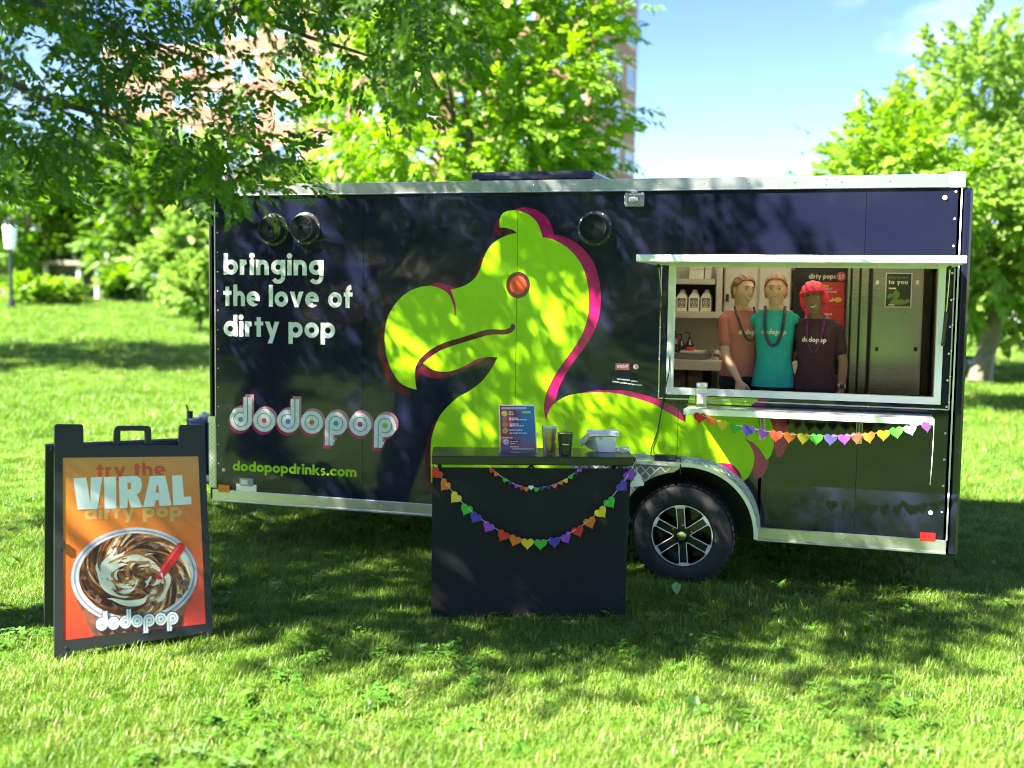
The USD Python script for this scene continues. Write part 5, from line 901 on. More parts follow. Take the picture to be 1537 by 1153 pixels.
bp = obj('back_frame', BF.plate(sbox(.0, -.02, W_*.955, ub[3]-.128).difference(sbox(.05, .10, W_*.90, ub[3]-.24)), -.035, 0), SIGNB, t); obj('back_board', BF.plate(sbox(.045, .09, W_*.905, ub[3]-.23), -.03, -.012), SIGNB, t); obj('hinge_bar', tube([SF.P(.02, ub[3]-.135, -.045), SF.P(W_*.93, ub[3]-.135, -.045)], .012, 8), SIGNB, t)
# the poster
pz0, pz1 = SF.P(*S([(490, 1000)])[0])[2], SF.P(*S([(470, 200)])[0])[2]
POST = mat('poster_print', {'g': ('geometry', {}), 'sx': ('separate_xyz', {}), 'm': ('map_range', {'from_min': float(pz0), 'from_max': float(pz1), 'to_min': 0, 'to_max': 1}), 'r': ('rgb_ramp', {'ramp': [(0, (.66, .045, .025)), (.22, (.70, .075, .022)), (.55, (.74, .18, .02)), (.85, (.72, .25, .035)), (1.0, (.66, .27, .06))]}), 'p': ('principled_bsdf', {'roughness': .3, 'coat_weight': .2})}, [('g.position', 'sx.vector'), ('sx.z', 'm.value'), ('m.result', 'r.fac'), ('r.color', 'p.base_color')])
po = obj('poster', SF.plate(poster_hole.buffer(-.001), -.010, -.004), POST, t); D0 = -.004; ly = lambda k: (D0+.0002, D0+.0008*(k+1)); SP = lambda pts: Polygon(S(pts)).buffer(0)
C6 = lambda x, y: (40+x/3.034, 620+y/3.034)
obj('poster_words', SF.plate(text_on(SF, 'try the', C6(319, 291), C6(634, 282), 44/3.034), *ly(0)), plain('poster_deep_orange', (.62, .085, .015), .4), po); obj('poster_words', SF.plate(text_on(SF, 'dirty pop', C6(264, 487), C6(708, 472), 46/3.034), *ly(0)), plain('poster_pale_orange', (.74, .36, .10), .4), po)
VW = plain('poster_white', (.74, .78, .74), .4)
for pts, holes in (([(213, 297), (272, 294), (290, 410), (293, 293), (346, 291), (322, 437), (233, 440)], []), ([(352, 292), (408, 290), (408, 435), (356, 437)], []), ([(420, 290), (500, 286), (520, 298), (526, 330), (518, 358), (502, 372), (530, 429), (476, 431), (461, 384), (459, 432), (425, 434)], [[(459, 318), (474, 316), (477, 346), (460, 348)]]), ([(562, 288), (632, 285), (660, 420), (606, 424), (601, 396), (588, 397), (582, 426), (531, 428)], [[(592, 330), (600, 330), (604, 362), (587, 363)]]), ([(662, 284), (708, 283), (717, 382), (749, 380), (751, 415), (668, 420)], [])):
    g = SP(pts)
    for h_ in holes: g = g.difference(SP(h_))
    obj('poster_letter', SF.plate(g, *ly(1)), VW, po)
def ell(cx, cy, rx_, ry_, tilt=-4, n=72, f=None):
    a = np.linspace(0, 2*PI, n, endpoint=False); k = f(a) if f is not None else 1.0; x, y = rx_*np.cos(a)*k, ry_*np.sin(a)*k; r_ = math.radians(tilt); return SP(list(zip(cx+x*math.cos(r_)-y*math.sin(r_), cy+x*math.sin(r_)+y*math.cos(r_))))
inside = poster_hole.buffer(-.002)
obj('cup_print', SF.plate(SP([(225, 850), (265, 930), (300, 1018), (704, 968), (722, 900), (750, 840)]).intersection(inside), *ly(0)), plain('print_cup_brown', (.20, .07, .035), .4, vary=.5, scale=22), po)
obj('cup_print', SF.plate(ell(490, 742, 288, 220).intersection(inside), *ly(1)), plain('print_rim', (.50, .50, .55), .3, vary=.25, scale=12), po); obj('cup_print', SF.plate(ell(490, 742, 276, 209), *ly(2)), plain('print_rim_dark', (.26, .25, .30), .3, vary=.3, scale=18), po); obj('cup_print', SF.plate(ell(491, 741, 268, 201), *ly(3)), plain('print_rim_light', (.60, .60, .63), .3, vary=.2, scale=14), po)
cc = SF.P(*S([(500, 740)])[0])
SWIRL = mat('print_swirl', {'g': ('geometry', {}), 's': ('vector_math', {'math_type': 'subtract', 'vector2': tuple(cc)}), 'l': ('vector_math', {'math_type': 'length'}), 'k': ('math', {'math_type': 'multiply', 'value2': 9.0}), 'v': ('vector_rotate', {'rotate_type': 'axis', 'axis': tuple(SF.n), 'center': (0, 0, 0)}),
    'n': ('noise_texture', {'scale': 8.0, 'detail': 4.0, 'roughness': .6, 'distortion': 1.1}), 'n2': ('noise_texture', {'scale': 34.0, 'detail': 3.0, 'distortion': .8}), 'a': ('math', {'math_type': 'multiply_add', 'value2': .28}), 'b': ('math', {'math_type': 'subtract', 'value2': .14}),
    'r': ('rgb_ramp', {'ramp': [(.30, (.018, .006, .004)), (.43, (.075, .022, .010)), (.50, (.20, .07, .02)), (.56, (.45, .20, .05)), (.61, (.74, .62, .42)), (.75, (.80, .76, .66))]}), 'p': ('principled_bsdf', {'roughness': .3})},
    [('g.position', 's.vector1'), ('s.vector', 'l.vector1'), ('l.value', 'k.value1'), ('s.vector', 'v.vector'), ('k.value', 'v.angle'), ('v.vector', 'n.vector'), ('v.vector', 'n2.vector'), ('n2.fac', 'a.value1'), ('n.fac', 'b.value1'), ('b.value', 'a.value3'), ('a.value', 'r.fac'), ('r.color', 'p.base_color')])
liq = obj('drink_print', SF.plate(ell(494, 738, 256, 190), *ly(4)), SWIRL, po); CREAMP = plain('print_cream', (.78, .72, .58), .4, vary=.12, scale=20); ICE = plain('print_ice', (.20, .10, .07), .3, vary=.7, scale=60)
rs_ = np.random.default_rng(17); CARAMEL = plain('print_caramel', (.42, .17, .045), .4, vary=.4, scale=30)
for k in range(34):
    a0, q0, q1, sw = rs_.uniform(0, 2*PI), rs_.uniform(.10, .7), rs_.uniform(.3, .86), rs_.uniform(.7, 2.0); tt_ = np.linspace(0, 1, 14); q_ = q0+(q1-q0)*tt_+.025*np.sin(tt_*rs_.uniform(5, 11)+k); a_s = a0+sw*tt_+.10*np.sin(tt_*9+k*2)
    wd_ = rs_.uniform(.022, .075)*np.sin(PI*tt_)**.7*(1+.35*np.sin(tt_*rs_.uniform(7, 15)+k)); pts = [(500+244*(q+w)*math.cos(a), 738+178*(q+w)*math.sin(a)) for q, a, w in zip(q_, a_s, wd_)]+[(500+244*(q-w)*math.cos(a), 738+178*(q-w)*math.sin(a)) for q, a, w in list(zip(q_, a_s, wd_))[::-1]]
    obj('cream_swirl', SF.plate(Polygon(S(spl(pts, 3))).buffer(0), D0+.0042+.00002*k, D0+.0045+.00004*k), CREAMP if k % 3 else CARAMEL, liq)
for k in range(26):
    a, q_ = rng.uniform(0, 2*PI), rng.uniform(.72, .98); x, y = 494+246*q_*math.cos(a), 738+180*q_*math.sin(a); w_ = rng.uniform(9, 22); obj('ice_print', SF.plate(Polygon(S([(x+w_*math.cos(b)*rng.uniform(.6, 1.1), y+w_*.75*math.sin(b)*rng.uniform(.6, 1.1)) for b in np.linspace(0, 2*PI, 7)[:-1]])).buffer(0), *ly(5)), ICE, liq)
strw = LineString(S([(608, 738), (700, 612)])).buffer(22/3.034/275); obj('straw_print', SF.plate(strw, *ly(6)), plain('print_straw', (.72, .02, .015), .3), po); obj('straw_print', SF.plate(LineString(S([(606, 728), (692, 606)])).buffer(5/3.034/275), *ly(7)), plain('print_straw_light', (.80, .10, .06), .3), po)
lc = [C6(*p) for p in ((342, 962), (396, 957), (450, 952), (503, 947), (557, 943), (611, 938), (664, 934))]; B, Gv, Dt = logo_on(SF, lc, (27.5/3.034, 30/3.034)); lu = unary_union(B)
obj('poster_logo', SF.plate(lu.buffer(.005), *ly(7)), plain('print_navy', (.05, .06, .12), .4), po); obj('poster_logo', SF.plate(unary_union([affinity.scale(b, .97, .97) for b in B]).difference(unary_union(Gv).buffer(.0006)), *ly(8)), VW, po); obj('poster_logo', SF.plate(unary_union(Dt), *ly(9)), plain('print_grey_blue', (.25, .35, .42), .4), po)

# ------------------------------------------------------------------ trees
def spray(seed, n=14, L=.30, leaf=.07, wide=.55):
    """a twig with its leaves"""
    r = np.random.default_rng(seed); out = []
    for i in range(n):
        f_ = (i+.6)/n; sd = 1 if i % 2 else -1; p = np.array([L*f_, sd*.01, .03*math.sin(f_*2)-.10*L*f_*f_+r.normal(0, .012)]); az = sd*r.uniform(.5, 1.15)*(1-.5*f_)+r.normal(0, .15); s = leaf*r.uniform(.7, 1.15)
        out.append(leafmesh(s, s*wide, r.uniform(-.1, .3), r.uniform(.1, .45), p, az, r.uniform(-.45, .3)))
    return trimesh.util.concatenate(out)
BARK = plain('bark', (.085, .062, .045), .9, vary=.45, scale=9.0, bump=.6, bscale=22.0)
BARKP = plain('pale_bark', (.17, .14, .105), .9, vary=.3, scale=7.0, bump=.4, bscale=20.0)
LEAFDARK = leafy('shade_tree_leaves', (.035, .09, .009), (.105, .205, .02), trans=.38, scale=1.0)
LEAFLIME = leafy('lime_leaves', (.14, .27, .018), (.28, .43, .05), trans=.48, scale=.8)
LEAFMID = leafy('mid_leaves', (.08, .18, .016), (.19, .33, .035), trans=.45, scale=.6)
LEAFPALE = leafy('pale_leaves', (.15, .26, .045), (.29, .42, .09), trans=.46, scale=.5)
LEAFDEEP = leafy('deep_leaves', (.03, .085, .012), (.07, .16, .022), trans=.35, scale=.6)
def aim(d, r):
    """rotation matrices that turn +x to the directions d, rolled at random about them"""
    d = d/np.linalg.norm(d, axis=1, keepdims=True); up = np.tile([0, 0, 1.0], (len(d), 1))+r.normal(0, .45, d.shape); y = np.cross(up, d); y /= np.linalg.norm(y, axis=1, keepdims=True); z = np.cross(d, y); return np.stack([d, y, z], 2)
def limb(a, b, r0, r1, sag, r, k=7):
    t = np.linspace(0, 1, k)[:, None]; P = a+(b-a)*t; P[:, 2] += sag*np.sin(t[:, 0]*PI); P[1:-1] += r.normal(0, .03*np.linalg.norm(b-a)/4, (k-2, 3)); return tube(P, np.linspace(r0, r1, k), 7)
def tree(name, label, base, trunk_r, cen, rad, nclump, per, leafm, bark=BARK, seed=1, scale=1.0, leaf=.11, spread=.42, group=None, lean=(0, 0), ring=0.62):
    r = np.random.default_rng(seed); base, cen, rad = np.array(base, float), np.array(cen, float), np.array(rad, float)
    t = thing(name, label, 'tree' if 'bush' not in name and 'shrub' not in name else 'bush', base, group); top = cen+np.array([0, 0, -.15*rad[2]])
    tr = [tube([base+(top-base)*f+np.array([.12*math.sin(f*5+seed), .1*math.cos(f*4), 0])*f*(1-f)*2*trunk_r*6 for f in np.linspace(0, 1, 9)], trunk_r*np.array([1.35, 1.05, .97, .9, .82, .72, .6, .45, .3]), 10)]
    obj('trunk', tr, bark, t, smooth=True)
    d = r.normal(size=(nclump, 3)); d /= np.linalg.norm(d, axis=1, keepdims=True); q = ring+(1-ring)*r.uniform(size=nclump)**.6; q[: nclump//4] *= r.uniform(.3, .9, nclump//4)
    bump = .78+.5*meshkit.noise(d*1.9+seed*3.1, seed); C = cen+d*(q*bump)[:, None]*rad
    bl = [limb(base+(top-base)*f, C[i], trunk_r*.34, trunk_r*.05, .12*rad[2], r) for i, f in zip(r.choice(nclump, min(nclump, 16), replace=False), r.uniform(.45, 1, 16))]; obj('branches', bl, bark, t, smooth=True, kind=None)
    w = r.gamma(3, 1/3, nclump); n = np.maximum(3, (per*w).astype(int)); idx = np.repeat(np.arange(nclump), n); sz = spread*(.7+.6*r.uniform(size=nclump))
    off = r.normal(size=(len(idx), 3))*np.array([1, 1, .55])*sz[idx][:, None]*.62; P = C[idx]+off; dr = (P-cen)/rad*.7+off/np.maximum(sz[idx][:, None], .05)*.5+r.normal(0, .45, off.shape)+[0, 0, .12]
    scatter('crown', [(spray(seed*7+k, 13, .34, leaf/scale, .6), leafm) for k in range(3)], r.integers(0, 3, len(P)), P-0, quat(aim(dr, r)), scale*r.uniform(.75, 1.3, len(P)), parent=t, kind='stuff'); return t
def px_ground(u, D): p = at_depth(u, 500, D); return np.array([p[0], p[1], gz(p[0], p[1])])
def px_at(u, v, D): return at_depth(u, v, D)

# the big shade tree whose trunk stands outside the picture, left of the camera; its boughs reach in at the upper left
r = np.random.default_rng(5); SB = np.array([-2.3, -4.9, gz(-2.3, -4.9)]); st_tree = thing('shade_tree', 'large dark green tree whose leafy boughs hang into view at the upper left', 'tree', SB)
fork = SB+np.array([.3, .2, 3.4]); obj('trunk', tube([SB+(fork-SB)*f+np.array([.08*math.sin(4*f), .06*math.cos(5*f), 0]) for f in np.linspace(-.02, 1, 9)], np.linspace(.40, .24, 9), 14), BARK, st_tree, smooth=True)
sxy = SUN[:2]/SUN[2]
def shade_of(P): return P[:, 0]-sxy[0]*P[:, 2], P[:, 1]-sxy[1]*P[:, 2]
def wanted(sx, sy):
    """how much of the sun this crown takes, by where its shade falls"""
    e = ((sx-2.8)/4.3)**2+((sy-.6)/3.0)**2; v = np.clip(1.35-e, 0, 1)
    v *= 1-1.0*np.exp(-(((sx-7.3)/1.3)**2+((sy-1.9)/.9)**2)**2); v *= 1-1.0*np.exp(-(((sx-5.75)/.85)**2+((sy-.35)/.5)**2)**2); v *= 1-.55*np.exp(-((sx-3.4)/.5)**2-((sy-.75)/.35)**2)
    return v
NC = 740; cl, lim = [], []
while len(cl) < NC:
    z = r.uniform(3.6, 8.2); p = np.array([[r.uniform(-6, 2.2), r.uniform(-9.5, .6), z]]); D_, S_ = depth_side(p[0, 0], p[0, 1])
    if abs(S_) < .45*D_+.25 and D_ > 0 and z < 2+D_*.36: continue          # outside the picture: what hangs into it is set out below
    sx, sy = shade_of(p); rr = np.linalg.norm((p[0]-[-2.0, -3.9, 6.0])/[4.2, 4.2, 2.7])
    if rr > 1: continue
    hole = meshkit.fbm(np.array([[sx[0]*1.15, sy[0]*1.15, .3]]), 3, 31)[0]
    if r.uniform() < wanted(sx, sy)[0]*np.clip((hole-.34)*6, .16, 1): cl.append(p[0])
for k in range(16):
    z = r.uniform(4.7, 7.2); cl.append(np.array([5.16+sxy[0]*z, 1.6+sxy[1]*z, z])+r.normal(0, .16, 3))
# boughs seen in the picture
SIL = Polygon([(-60, -60), (690, -60), (650, 40), (635, 115), (550, 150), (460, 170), (410, 250), (370, 280), (310, 285), (255, 225), (200, 200), (150, 225), (60, 262), (-60, 290)]); vis = []
while len(vis) < 165:
    u, v = r.uniform(-60, 700), r.uniform(-60, 330)
    if not SIL.contains(Point(u, v)): continue
    if u < 145 and 35 < v < 205 and r.uniform() < .80: continue
    if 265 < u < 345 and 40 < v < 105 and r.uniform() < .85: continue
    if 330 < u < 570 and 15 < v < 245 and r.uniform() < .78: continue
    if 160 < u < 330 and 80 < v < 200 and r.uniform() < .4: continue
    vis.append(px_at(u, v, r.uniform(4.8, 6.3)))
vis += [px_at(u, v, 5.2+.08*k) for k, (u, v) in enumerate(((325, 262), (345, 270), (365, 262), (385, 268), (310, 250), (350, 250), (335, 280)))]
cl = np.array(cl); vis = np.array(vis); ends = []
for k in range(9):                                                         # main limbs to the clumps outside, then the hanging boughs
    c = cl[r.integers(len(cl))]; ends.append(limb(fork, c, .13, .02, .5, r))
for (u, v, D) in ((60, 40, 5.5), (330, 110, 5.5), (640, 110, 5.6), (350, 268, 5.2), (150, 200, 5.2), (480, 20, 5.7)): ends.append(limb(fork+[0, 0, -.2], px_at(u, v, D), .06, .005, .45, r, 11))
obj('branches', ends, BARK, st_tree, smooth=True)
def leaves_of(C, per, sp): i = np.repeat(np.arange(len(C)), per); o = r.normal(size=(len(i), 3))*[sp, sp, sp*.5]; return C[i]+o, o+[0, 0, -.05]
P1, d1 = leaves_of(cl, 6, .20); P2, d2 = leaves_of(vis, 7, .12); P = np.vstack([P1, P2]); sc_l = np.concatenate([np.ones(len(P1)), np.full(len(P2), .60)]); dr = np.vstack([d1, d2*1.5+RIGHT*.12])+r.normal(0, .12, (len(P), 3))
scatter('crown', [(spray(70+k, 15, .30, .075, .55), LEAFDARK) for k in range(4)], r.integers(0, 4, len(P)), P, quat(aim(dr, r)), sc_l*r.uniform(.75, 1.25, len(P)), parent=st_tree, kind='stuff')

b = px_ground(712, 20.5); tree('maple_tree', 'bright lime green maple behind the middle of the trailer', b, .17, px_at(700, 95, 20.5), (2.7, 2.7, 3.5), 170, 28, LEAFLIME, seed=11, leaf=.13, spread=.55)
b = px_ground(1473, 27); tree('park_tree', 'tall pale green tree with a pale trunk right of the trailer', b, .22, px_at(1527, 285, 27), (4.0, 4.0, 3.1), 230, 32, LEAFPALE, BARKP, seed=12, leaf=.16, spread=.62, scale=1.15)
b = px_ground(1335, 20); tree('young_tree', 'young bright green tree rising behind the serving window end of the trailer', b, .09, px_at(1345, 282, 20), (1.0, 1.0, 1.3), 55, 17, LEAFLIME, seed=13, leaf=.12, spread=.36)
Q = px_ground(150, 30)-np.array([.709, .773, 0])*6.2; Q[2] = gz(Q[0], Q[1]); tree('lawn_tree', 'broad green tree at the left edge casting its shade across the lawn', Q, .24, Q+[0, 0, 6.6], (4.3, 4.3, 2.3), 130, 26, LEAFMID, seed=14, leaf=.15, spread=.7, scale=1.1)
Q = px_ground(330, 36)-np.array([.709, .773, 0])*5.0; Q[2] = gz(Q[0], Q[1])
for i, (u, v, D, rx_, rz_, lm, n_, lab) in enumerate(((40, 325, 66, 3.0, 3.2, LEAFMID, 60, 'mid green tree farthest left behind the low brown building'), (128, 300, 70, 3.4, 3.6, LEAFDEEP, 70, 'dark green tree between the lamp post and the yellow shrub'), (215, 300, 64, 3.2, 4.0, LEAFMID, 70, 'tall green tree above the clipped hedge'), (300, 295, 68, 3.4, 3.8, LEAFPALE, 70, 'pale tall tree just left of the trailer roof'), (420, 335, 74, 3.4, 3.0, LEAFMID, 50, 'green tree behind the front end of the trailer roof'))):
    tree('background_tree', lab, px_ground(u, D), .18, px_at(u, v, D), (rx_, rx_, rz_), n_, 16, lm, seed=30+i, leaf=.3, spread=.85, scale=2.1, group=None)
for i, (u, v, D, rx_, rz_, lm, n_, lab, nm) in enumerate(((275, 380, 48, 1.6, 1.75, LEAFPALE, 60, 'large pale bush against the left end of the trailer', 'park_bush'), (300, 428, 40, .9, .8, LEAFPALE, 26, 'low pale bush at the foot of the large one', 'park_bush'), (184, 420, 60, .75, .38, LEAFLIME, 18, 'small yellow green shrub on top of the hedge line', 'yellow_shrub'), (44, 440, 55, 1.3, .55, LEAFLIME, 26, 'low lime shrub at the foot of the lamp post', 'park_bush'), (92, 442, 57, 1.4, .45, LEAFLIME, 24, 'flat lime shrub before the low building', 'park_bush'), (1495, 425, 44, 1.6, .9, LEAFMID, 24, 'leafy bush hanging before the pale building at the right', 'park_bush'))):
    tree(nm, lab, px_ground(u, D), .05, px_at(u, v, D), (rx_, rx_, rz_), n_, 14, lm, seed=50+i, leaf=.22, spread=.34, scale=1.3, ring=.4)
for i, (x, y) in enumerate(((13.5, -21.0), (3.0, -27.0), (-10.0, -24.0), (24.0, -22.0), (9.0, -36.0), (-3.0, -38.0), (-20.0, -34.0), (20.0, -36.0))):
    tree('rear_tree', 'broad green tree standing behind the photographer', (x, y, gz(x, y)), .25, (x, y, 5.0), (5.2, 5.2, 4.9), 90, 16, LEAFDEEP, seed=70+i, leaf=.3, spread=1.0, scale=2.2, group='trees behind the photographer')

# ------------------------------------------------------------------ buildings and street furniture behind
BRICK = mat('brown_brick', {'g': ('geometry', {}), 'm': ('mapping', {'mapping_type': 'point', 'rotation': (PI/2, 0, 0)}), 'b': ('brick_texture', {'scale': 4.0, 'color1': (.21, .095, .055), 'color2': (.26, .125, .075), 'mortar': (.28, .22, .17), 'mortar_size': .012}), 'n': ('noise_texture', {'scale': .8, 'detail': 4.0}), 'r': ('rgb_ramp', {'ramp': [(.3, (.85, .85, .85)), (.7, (1.1, 1.1, 1.1))]}), 'x': ('mix', {'mix_type': 'multiply', 'fac': 1.0}), 'p': ('principled_bsdf', {'roughness': .9})},
    [('g.position', 'm.vector'), ('m.vector', 'b.vector'), ('g.position', 'n.vector'), ('n.fac', 'r.fac'), ('b.color', 'x.color1'), ('r.color', 'x.color2'), ('x.color', 'p.base_color')])
CONC = plain('pale_concrete', (.36, .28, .20), .8, vary=.08, scale=2.0); PANE = plain('window_glass', (.10, .16, .24), .06, spec=.9); WFRAME = plain('window_frame', (.55, .54, .50), .5)
def block(name, label, P0, uA, wA, uB, wB, h, floors, nA, nB, z0):
    """a tower: facade A along uA from the corner P0, facade B along uB; windows are separate parts"""
    t = thing(name, label, 'building', (P0[0], P0[1], z0)); uA, uB = np.array(uA, float), np.array(uB, float); c = P0.copy(); c[2] = z0-1
    pts = [c, c+uA*wA, c+uA*wA+uB*wB, c+uB*wB]; hull = trimesh.convex.convex_hull(np.array(pts+[p+np.array([0, 0, h+1]) for p in pts])); obj('wall', hull, BRICK, t)
    rf = trimesh.convex.convex_hull(np.array([p+np.array([0, 0, k])+(p-np.mean(pts, 0))*.015 for p in pts for k in (h+1, h+1.5)])); obj('roof', rf, CONC, t)
    for u, w, n, fl in ((uA, wA, nA, 1), (uB, wB, nB, -1)):
        F_ = Frame(P0*[1, 1, 0]+[0, 0, z0], u, (0, 0, 1)); F_ = F_ if (F_.n @ (EYE-P0)) > 0 else Frame(P0*[1, 1, 0]+[0, 0, z0]+u*w, -u, (0, 0, 1)); fh = h/floors
        obj('floor_band', [F_.plate(sbox(0, k*fh-.16, w, k*fh+.06), 0.0, .10) for k in range(1, floors)], CONC, t)
        for k in range(floors):
            for j in range(n):
                ww = w/n; x0_, x1_ = j*ww+ww*.20, (j+1)*ww-ww*.20; za, zb_ = k*fh+.95, k*fh+fh-.45; wn = obj('window', F_.plate(sbox(x0_, za, x1_, zb_).difference(sbox(x0_+.09, za+.09, (x0_+x1_)/2-.04, zb_-.09)).difference(sbox((x0_+x1_)/2+.04, za+.09, x1_-.09, zb_-.09)), .0, .07), WFRAME, t); obj('pane', F_.plate(sbox(x0_+.05, za+.05, x1_-.05, zb_-.05), .004, .03), PANE, wn)
    return t
pc_ = at_depth(886, 440, 74); pl_ = at_depth(338, 440, 82); pr_ = at_depth(948, 440, 84); zb0 = gz(pc_[0], pc_[1])
def flat(a, b): d = (b-a)*[1, 1, 0]; w = np.linalg.norm(d); return d/w, w
uA, wA = flat(pc_, pl_); uB, wB = flat(pc_, pr_)
block('apartment_tower', 'tall brown brick apartment tower with banded floors behind the lime maple', pc_, uA, wA, uB, wB, 32.5, 11, 8, 3, zb0)
pw = at_depth(350, 440, 92); pl2 = at_depth(158, 440, 94); pr2 = at_depth(420, 440, 104); uA, wA = flat(pw, pl2); uB, wB = flat(pw, pr2)
block('apartment_wing', 'lower brown brick wing of flats seen through leaves at the upper left', pw, uA, wA, uB, wB, 19.5, 7, 4, 1, gz(pw[0], pw[1]))
# low brown building with pale posts and a fence at the left
LB = at_depth(170, 440, 64); LE = at_depth(-40, 440, 67); u_, w_ = flat(LE, LB); z0_ = gz(LB[0], LB[1]); LF2 = Frame(LE*[1, 1, 0]+[0, 0, z0_-.2], u_, (0, 0, 1)); t = thing('park_shelter', 'low brown building with pale posts and dark openings at the left edge', 'building', LE*[1, 1, 0]+[0, 0, z0_])
sc_ = 1722/65; topz = (434-392)/sc_+2-z0_+.2; DKB = plain('shelter_brown', (.10, .075, .06), .8, vary=.2); obj('wall', LF2.plate(sbox(0, -.3, w_, topz-.25), -3.5, -.6), DKB, t); obj('roof', LF2.plate(sbox(-.3, topz-.25, w_+.3, topz), -3.8, .3), plain('shelter_roof', (.20, .16, .13), .8), t)
for u in (40, 67, 118, 145): a = LF2.px(u, 430)[0]; obj('post', LF2.plate(sbox(a-.11, -.3, a+.11, topz-.25), -.2, .02), WFRAME, t)
for a in np.linspace(.6, w_-1.2, 7): obj('opening', LF2.plate(sbox(a, .3, a+.7, topz-.6), -.6, -.57), DARKIN, t)
h0, h1 = at_depth(152, 440, 60), at_depth(250, 440, 59); u_, w_ = flat(h0, h1); HF2 = Frame(h0*[1, 1, 0]+[0, 0, gz(h0[0], h0[1])], u_, (0, 0, 1)); t = thing('hedge', 'clipped dark green hedge at the far edge of the lawn', 'hedge', HF2.o); hh = .95; r = np.random.default_rng(3); n_ = 1500
obj('stems', HF2.plate(sbox(0.1, -.1, w_-.1, hh*.9), -.55, -.12), plain('hedge_inside', (.02, .045, .012), .9), t); P = np.array([HF2.P(a, b, c) for a, b, c in zip(r.uniform(0, w_, n_), hh*r.uniform(size=n_)**.6, r.uniform(-.7, .05, n_))]); dr = r.normal(size=(n_, 3))+HF2.n*.7+[0, 0, .6]; scatter('foliage', [(spray(90+k, 9, .2, .10, .6), LEAFDEEP) for k in range(2)], r.integers(0, 2, n_), P, quat(aim(dr, r)), r.uniform(.7, 1.2, n_), parent=t, kind='stuff')
# lamp post with a white lantern, and the grey pole behind the trailer
lb_ = px_ground(18, 52); s_ = 52/1722; t = thing('lamp_post', 'black lamp post with a white lantern at the left edge', 'lamp post', lb_); zt_ = px_at(17, 375, 52)[2]; zl = px_at(17, 338, 52)[2]; c = lb_
obj('post', lathe([(0, 0), (.16, 0), (.16, .25), (.09, .4), (.075, zt_-c[2]-.1), (.12, zt_-c[2])], c, (0, 0, 1), 12), BLACKPL, t, smooth=40); obj('lantern', lathe([(.13, 0), (.22, .06), (.30, zl-zt_-.1), (.26, zl-zt_), (0, zl-zt_)], (c[0], c[1], zt_), (0, 0, 1), 8), WHITE, t); obj('lantern_cap', lathe([(.32, 0), (.34, .05), (.10, .26), (.03, .42), (0, .42)], (c[0], c[1], zl), (0, 0, 1), 8), BLACKPL, t)
c = px_ground(345, 34); zt_ = px_at(345, 212, 34)[2]; t = thing('light_pole', 'pale grey pole standing behind the front end of the trailer', 'pole', c); obj('pole', lathe([(0, 0), (.13, 0), (.13, zt_-c[2]-.6), (.10, zt_-c[2]), (0, zt_-c[2]+.03)], c, (0, 0, 1), 14), plain('pole_grey', (.55, .56, .58), .5), t, smooth=40); obj('base_plate', box((c[0], c[1], c[2]+.03), (.4, .4, .06), 0, .01), CONC, t)
# right: pale low building, car, bin
RB, RE = at_depth(1440, 440, 66), at_depth(1640, 440, 70); u_, w_ = flat(RB, RE); z0_ = gz(RB[0], RB[1]); RF2 = Frame(RB*[1, 1, 0]+[0, 0, z0_-.3], u_, (0, 0, 1)); t = thing('pale_building', 'low cream building with a dark doorway beyond the lawn at the right', 'building', RF2.o)
scr = 1722/67; th_ = (455-412)/scr+2-z0_+.3; da, db = RF2.px(1477, 480)[0], RF2.px(1500, 480)[0]; dz = RF2.px(1488, 468)[1]; CREAM = plain('cream_render', (.66, .58, .46), .8, vary=.06)
obj('wall', RF2.plate(sbox(0, -.3, w_, th_).difference(sbox(da, -.5, db, dz)), -5, 0), CREAM, t); obj('doorway', RF2.plate(sbox(da, -.3, db, dz), -.5, -.4), DARKIN, t); obj('roof', RF2.plate(sbox(-.2, th_, w_+.2, th_+.3), -5.2, .3), CONC, t)
for a in (db+1.2, db+3.0, db+4.8): wn = obj('window', RF2.plate(sbox(a, 1.2, a+1.1, 2.2).difference(sbox(a+.1, 1.3, a+1.0, 2.1)), 0, .08), WFRAME, t); obj('pane', RF2.plate(sbox(a+.06, 1.26, a+1.04, 2.14), .004, .03), PANE, wn)
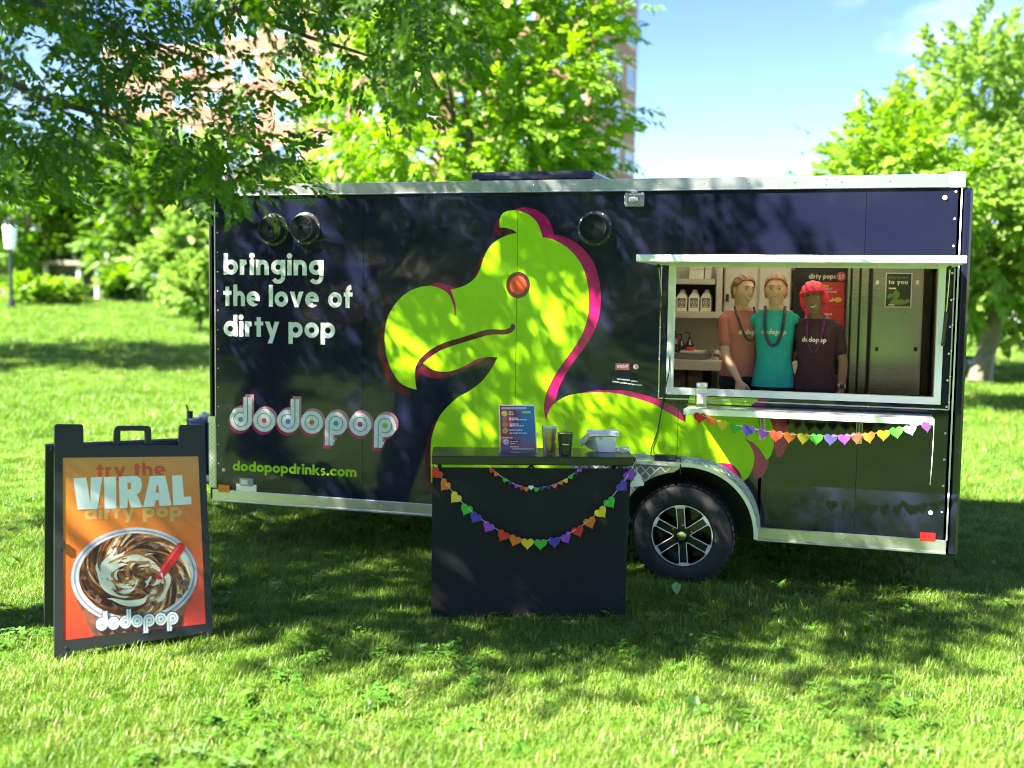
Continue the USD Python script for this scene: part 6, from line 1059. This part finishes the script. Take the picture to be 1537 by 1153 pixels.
def car(label, u, D, ang, paint):
    c = px_ground(u, D); t = thing('parked_car', label, 'car', c); R_ = trimesh.transformations.rotation_matrix(ang, [0, 0, 1]); R_[:3, 3] = c; CF = Frame((0, 0, 0), (1, 0, 0), (0, 0, 1))
    def T_(m): m = arr(m).copy(); m.apply_transform(R_); return m
    prof = Polygon(spl([(-2.1, .35, 1), (-2.15, .62), (-2.0, .88), (-1.55, .95), (-1.0, 1.36), (-.4, 1.46), (.45, 1.44), (1.0, 1.15), (1.25, .97), (1.95, .86), (2.15, .62), (2.1, .35, 1)], 5)); ar = unary_union([Point(x, .33).buffer(.38) for x in (-1.3, 1.3)])
    obj('body', T_(CF.plate(prof.difference(ar), -.85, .85)), paint, t)
    gl = Polygon([(-1.25, 1.0), (-.9, 1.32), (-.4, 1.40), (.40, 1.38), (.85, 1.14), (1.0, 1.0)]); obj('side_window', T_(CF.plate(gl.difference(sbox(-.12, .9, -.04, 1.5)), .851, .86)), PANE, t); obj('side_window', T_(CF.plate(gl.difference(sbox(-.12, .9, -.04, 1.5)), -.86, -.851)), PANE, t)
    for x in (-1.3, 1.3):
        for y in (-.80, .80): wh = obj('wheel', T_(lathe([(0, -.1), (.31, -.1), (.33, -.06), (.33, .06), (.31, .1), (0, .1)], (x, y, .33), (0, 1, 0), 20)), RUBBER, t); obj('hubcap', T_(lathe([(0, .012), (.2, .008), (.21, 0), (0, 0)], (x, y+(.1 if y > 0 else -.1), .33), (0, 1 if y > 0 else -1, 0), 16)), ALU, wh)
    for y in (-.6, .6): obj('headlight', T_(box((2.10, y, .68), (.1, .3, .14), 0, .03)), WHITE, t); obj('tail_light', T_(box((-2.11, y, .74), (.1, .3, .14), 0, .03)), REDREF, t)
car('white parked car beyond the lawn at the right edge', 1535, 60, .15, plain('car_white', (.75, .76, .78), .2, coat=.8)); car('silver blue parked car half hidden behind the trailer end', 1448, 62, .1, plain('car_silver', (.42, .47, .55), .2, .4, coat=.8))
bp_ = px_ground(1453, 31); t = thing('litter_bin', 'grey blue litter bin on the lawn just right of the trailer', 'bin', bp_); obj('bin_body', lathe([(0, 0), (.17, 0), (.20, .36), (.18, .36), (.16, .02), (0, .02)], bp_, (0, 0, 1), 16), plain('bin_blue', (.16, .22, .30), .5), t, smooth=40); obj('bin_rim', lathe([(.205, .34), (.215, .36), (.205, .39), (.19, .37)], bp_, (0, 0, 1), 16), BLACKPL, t)
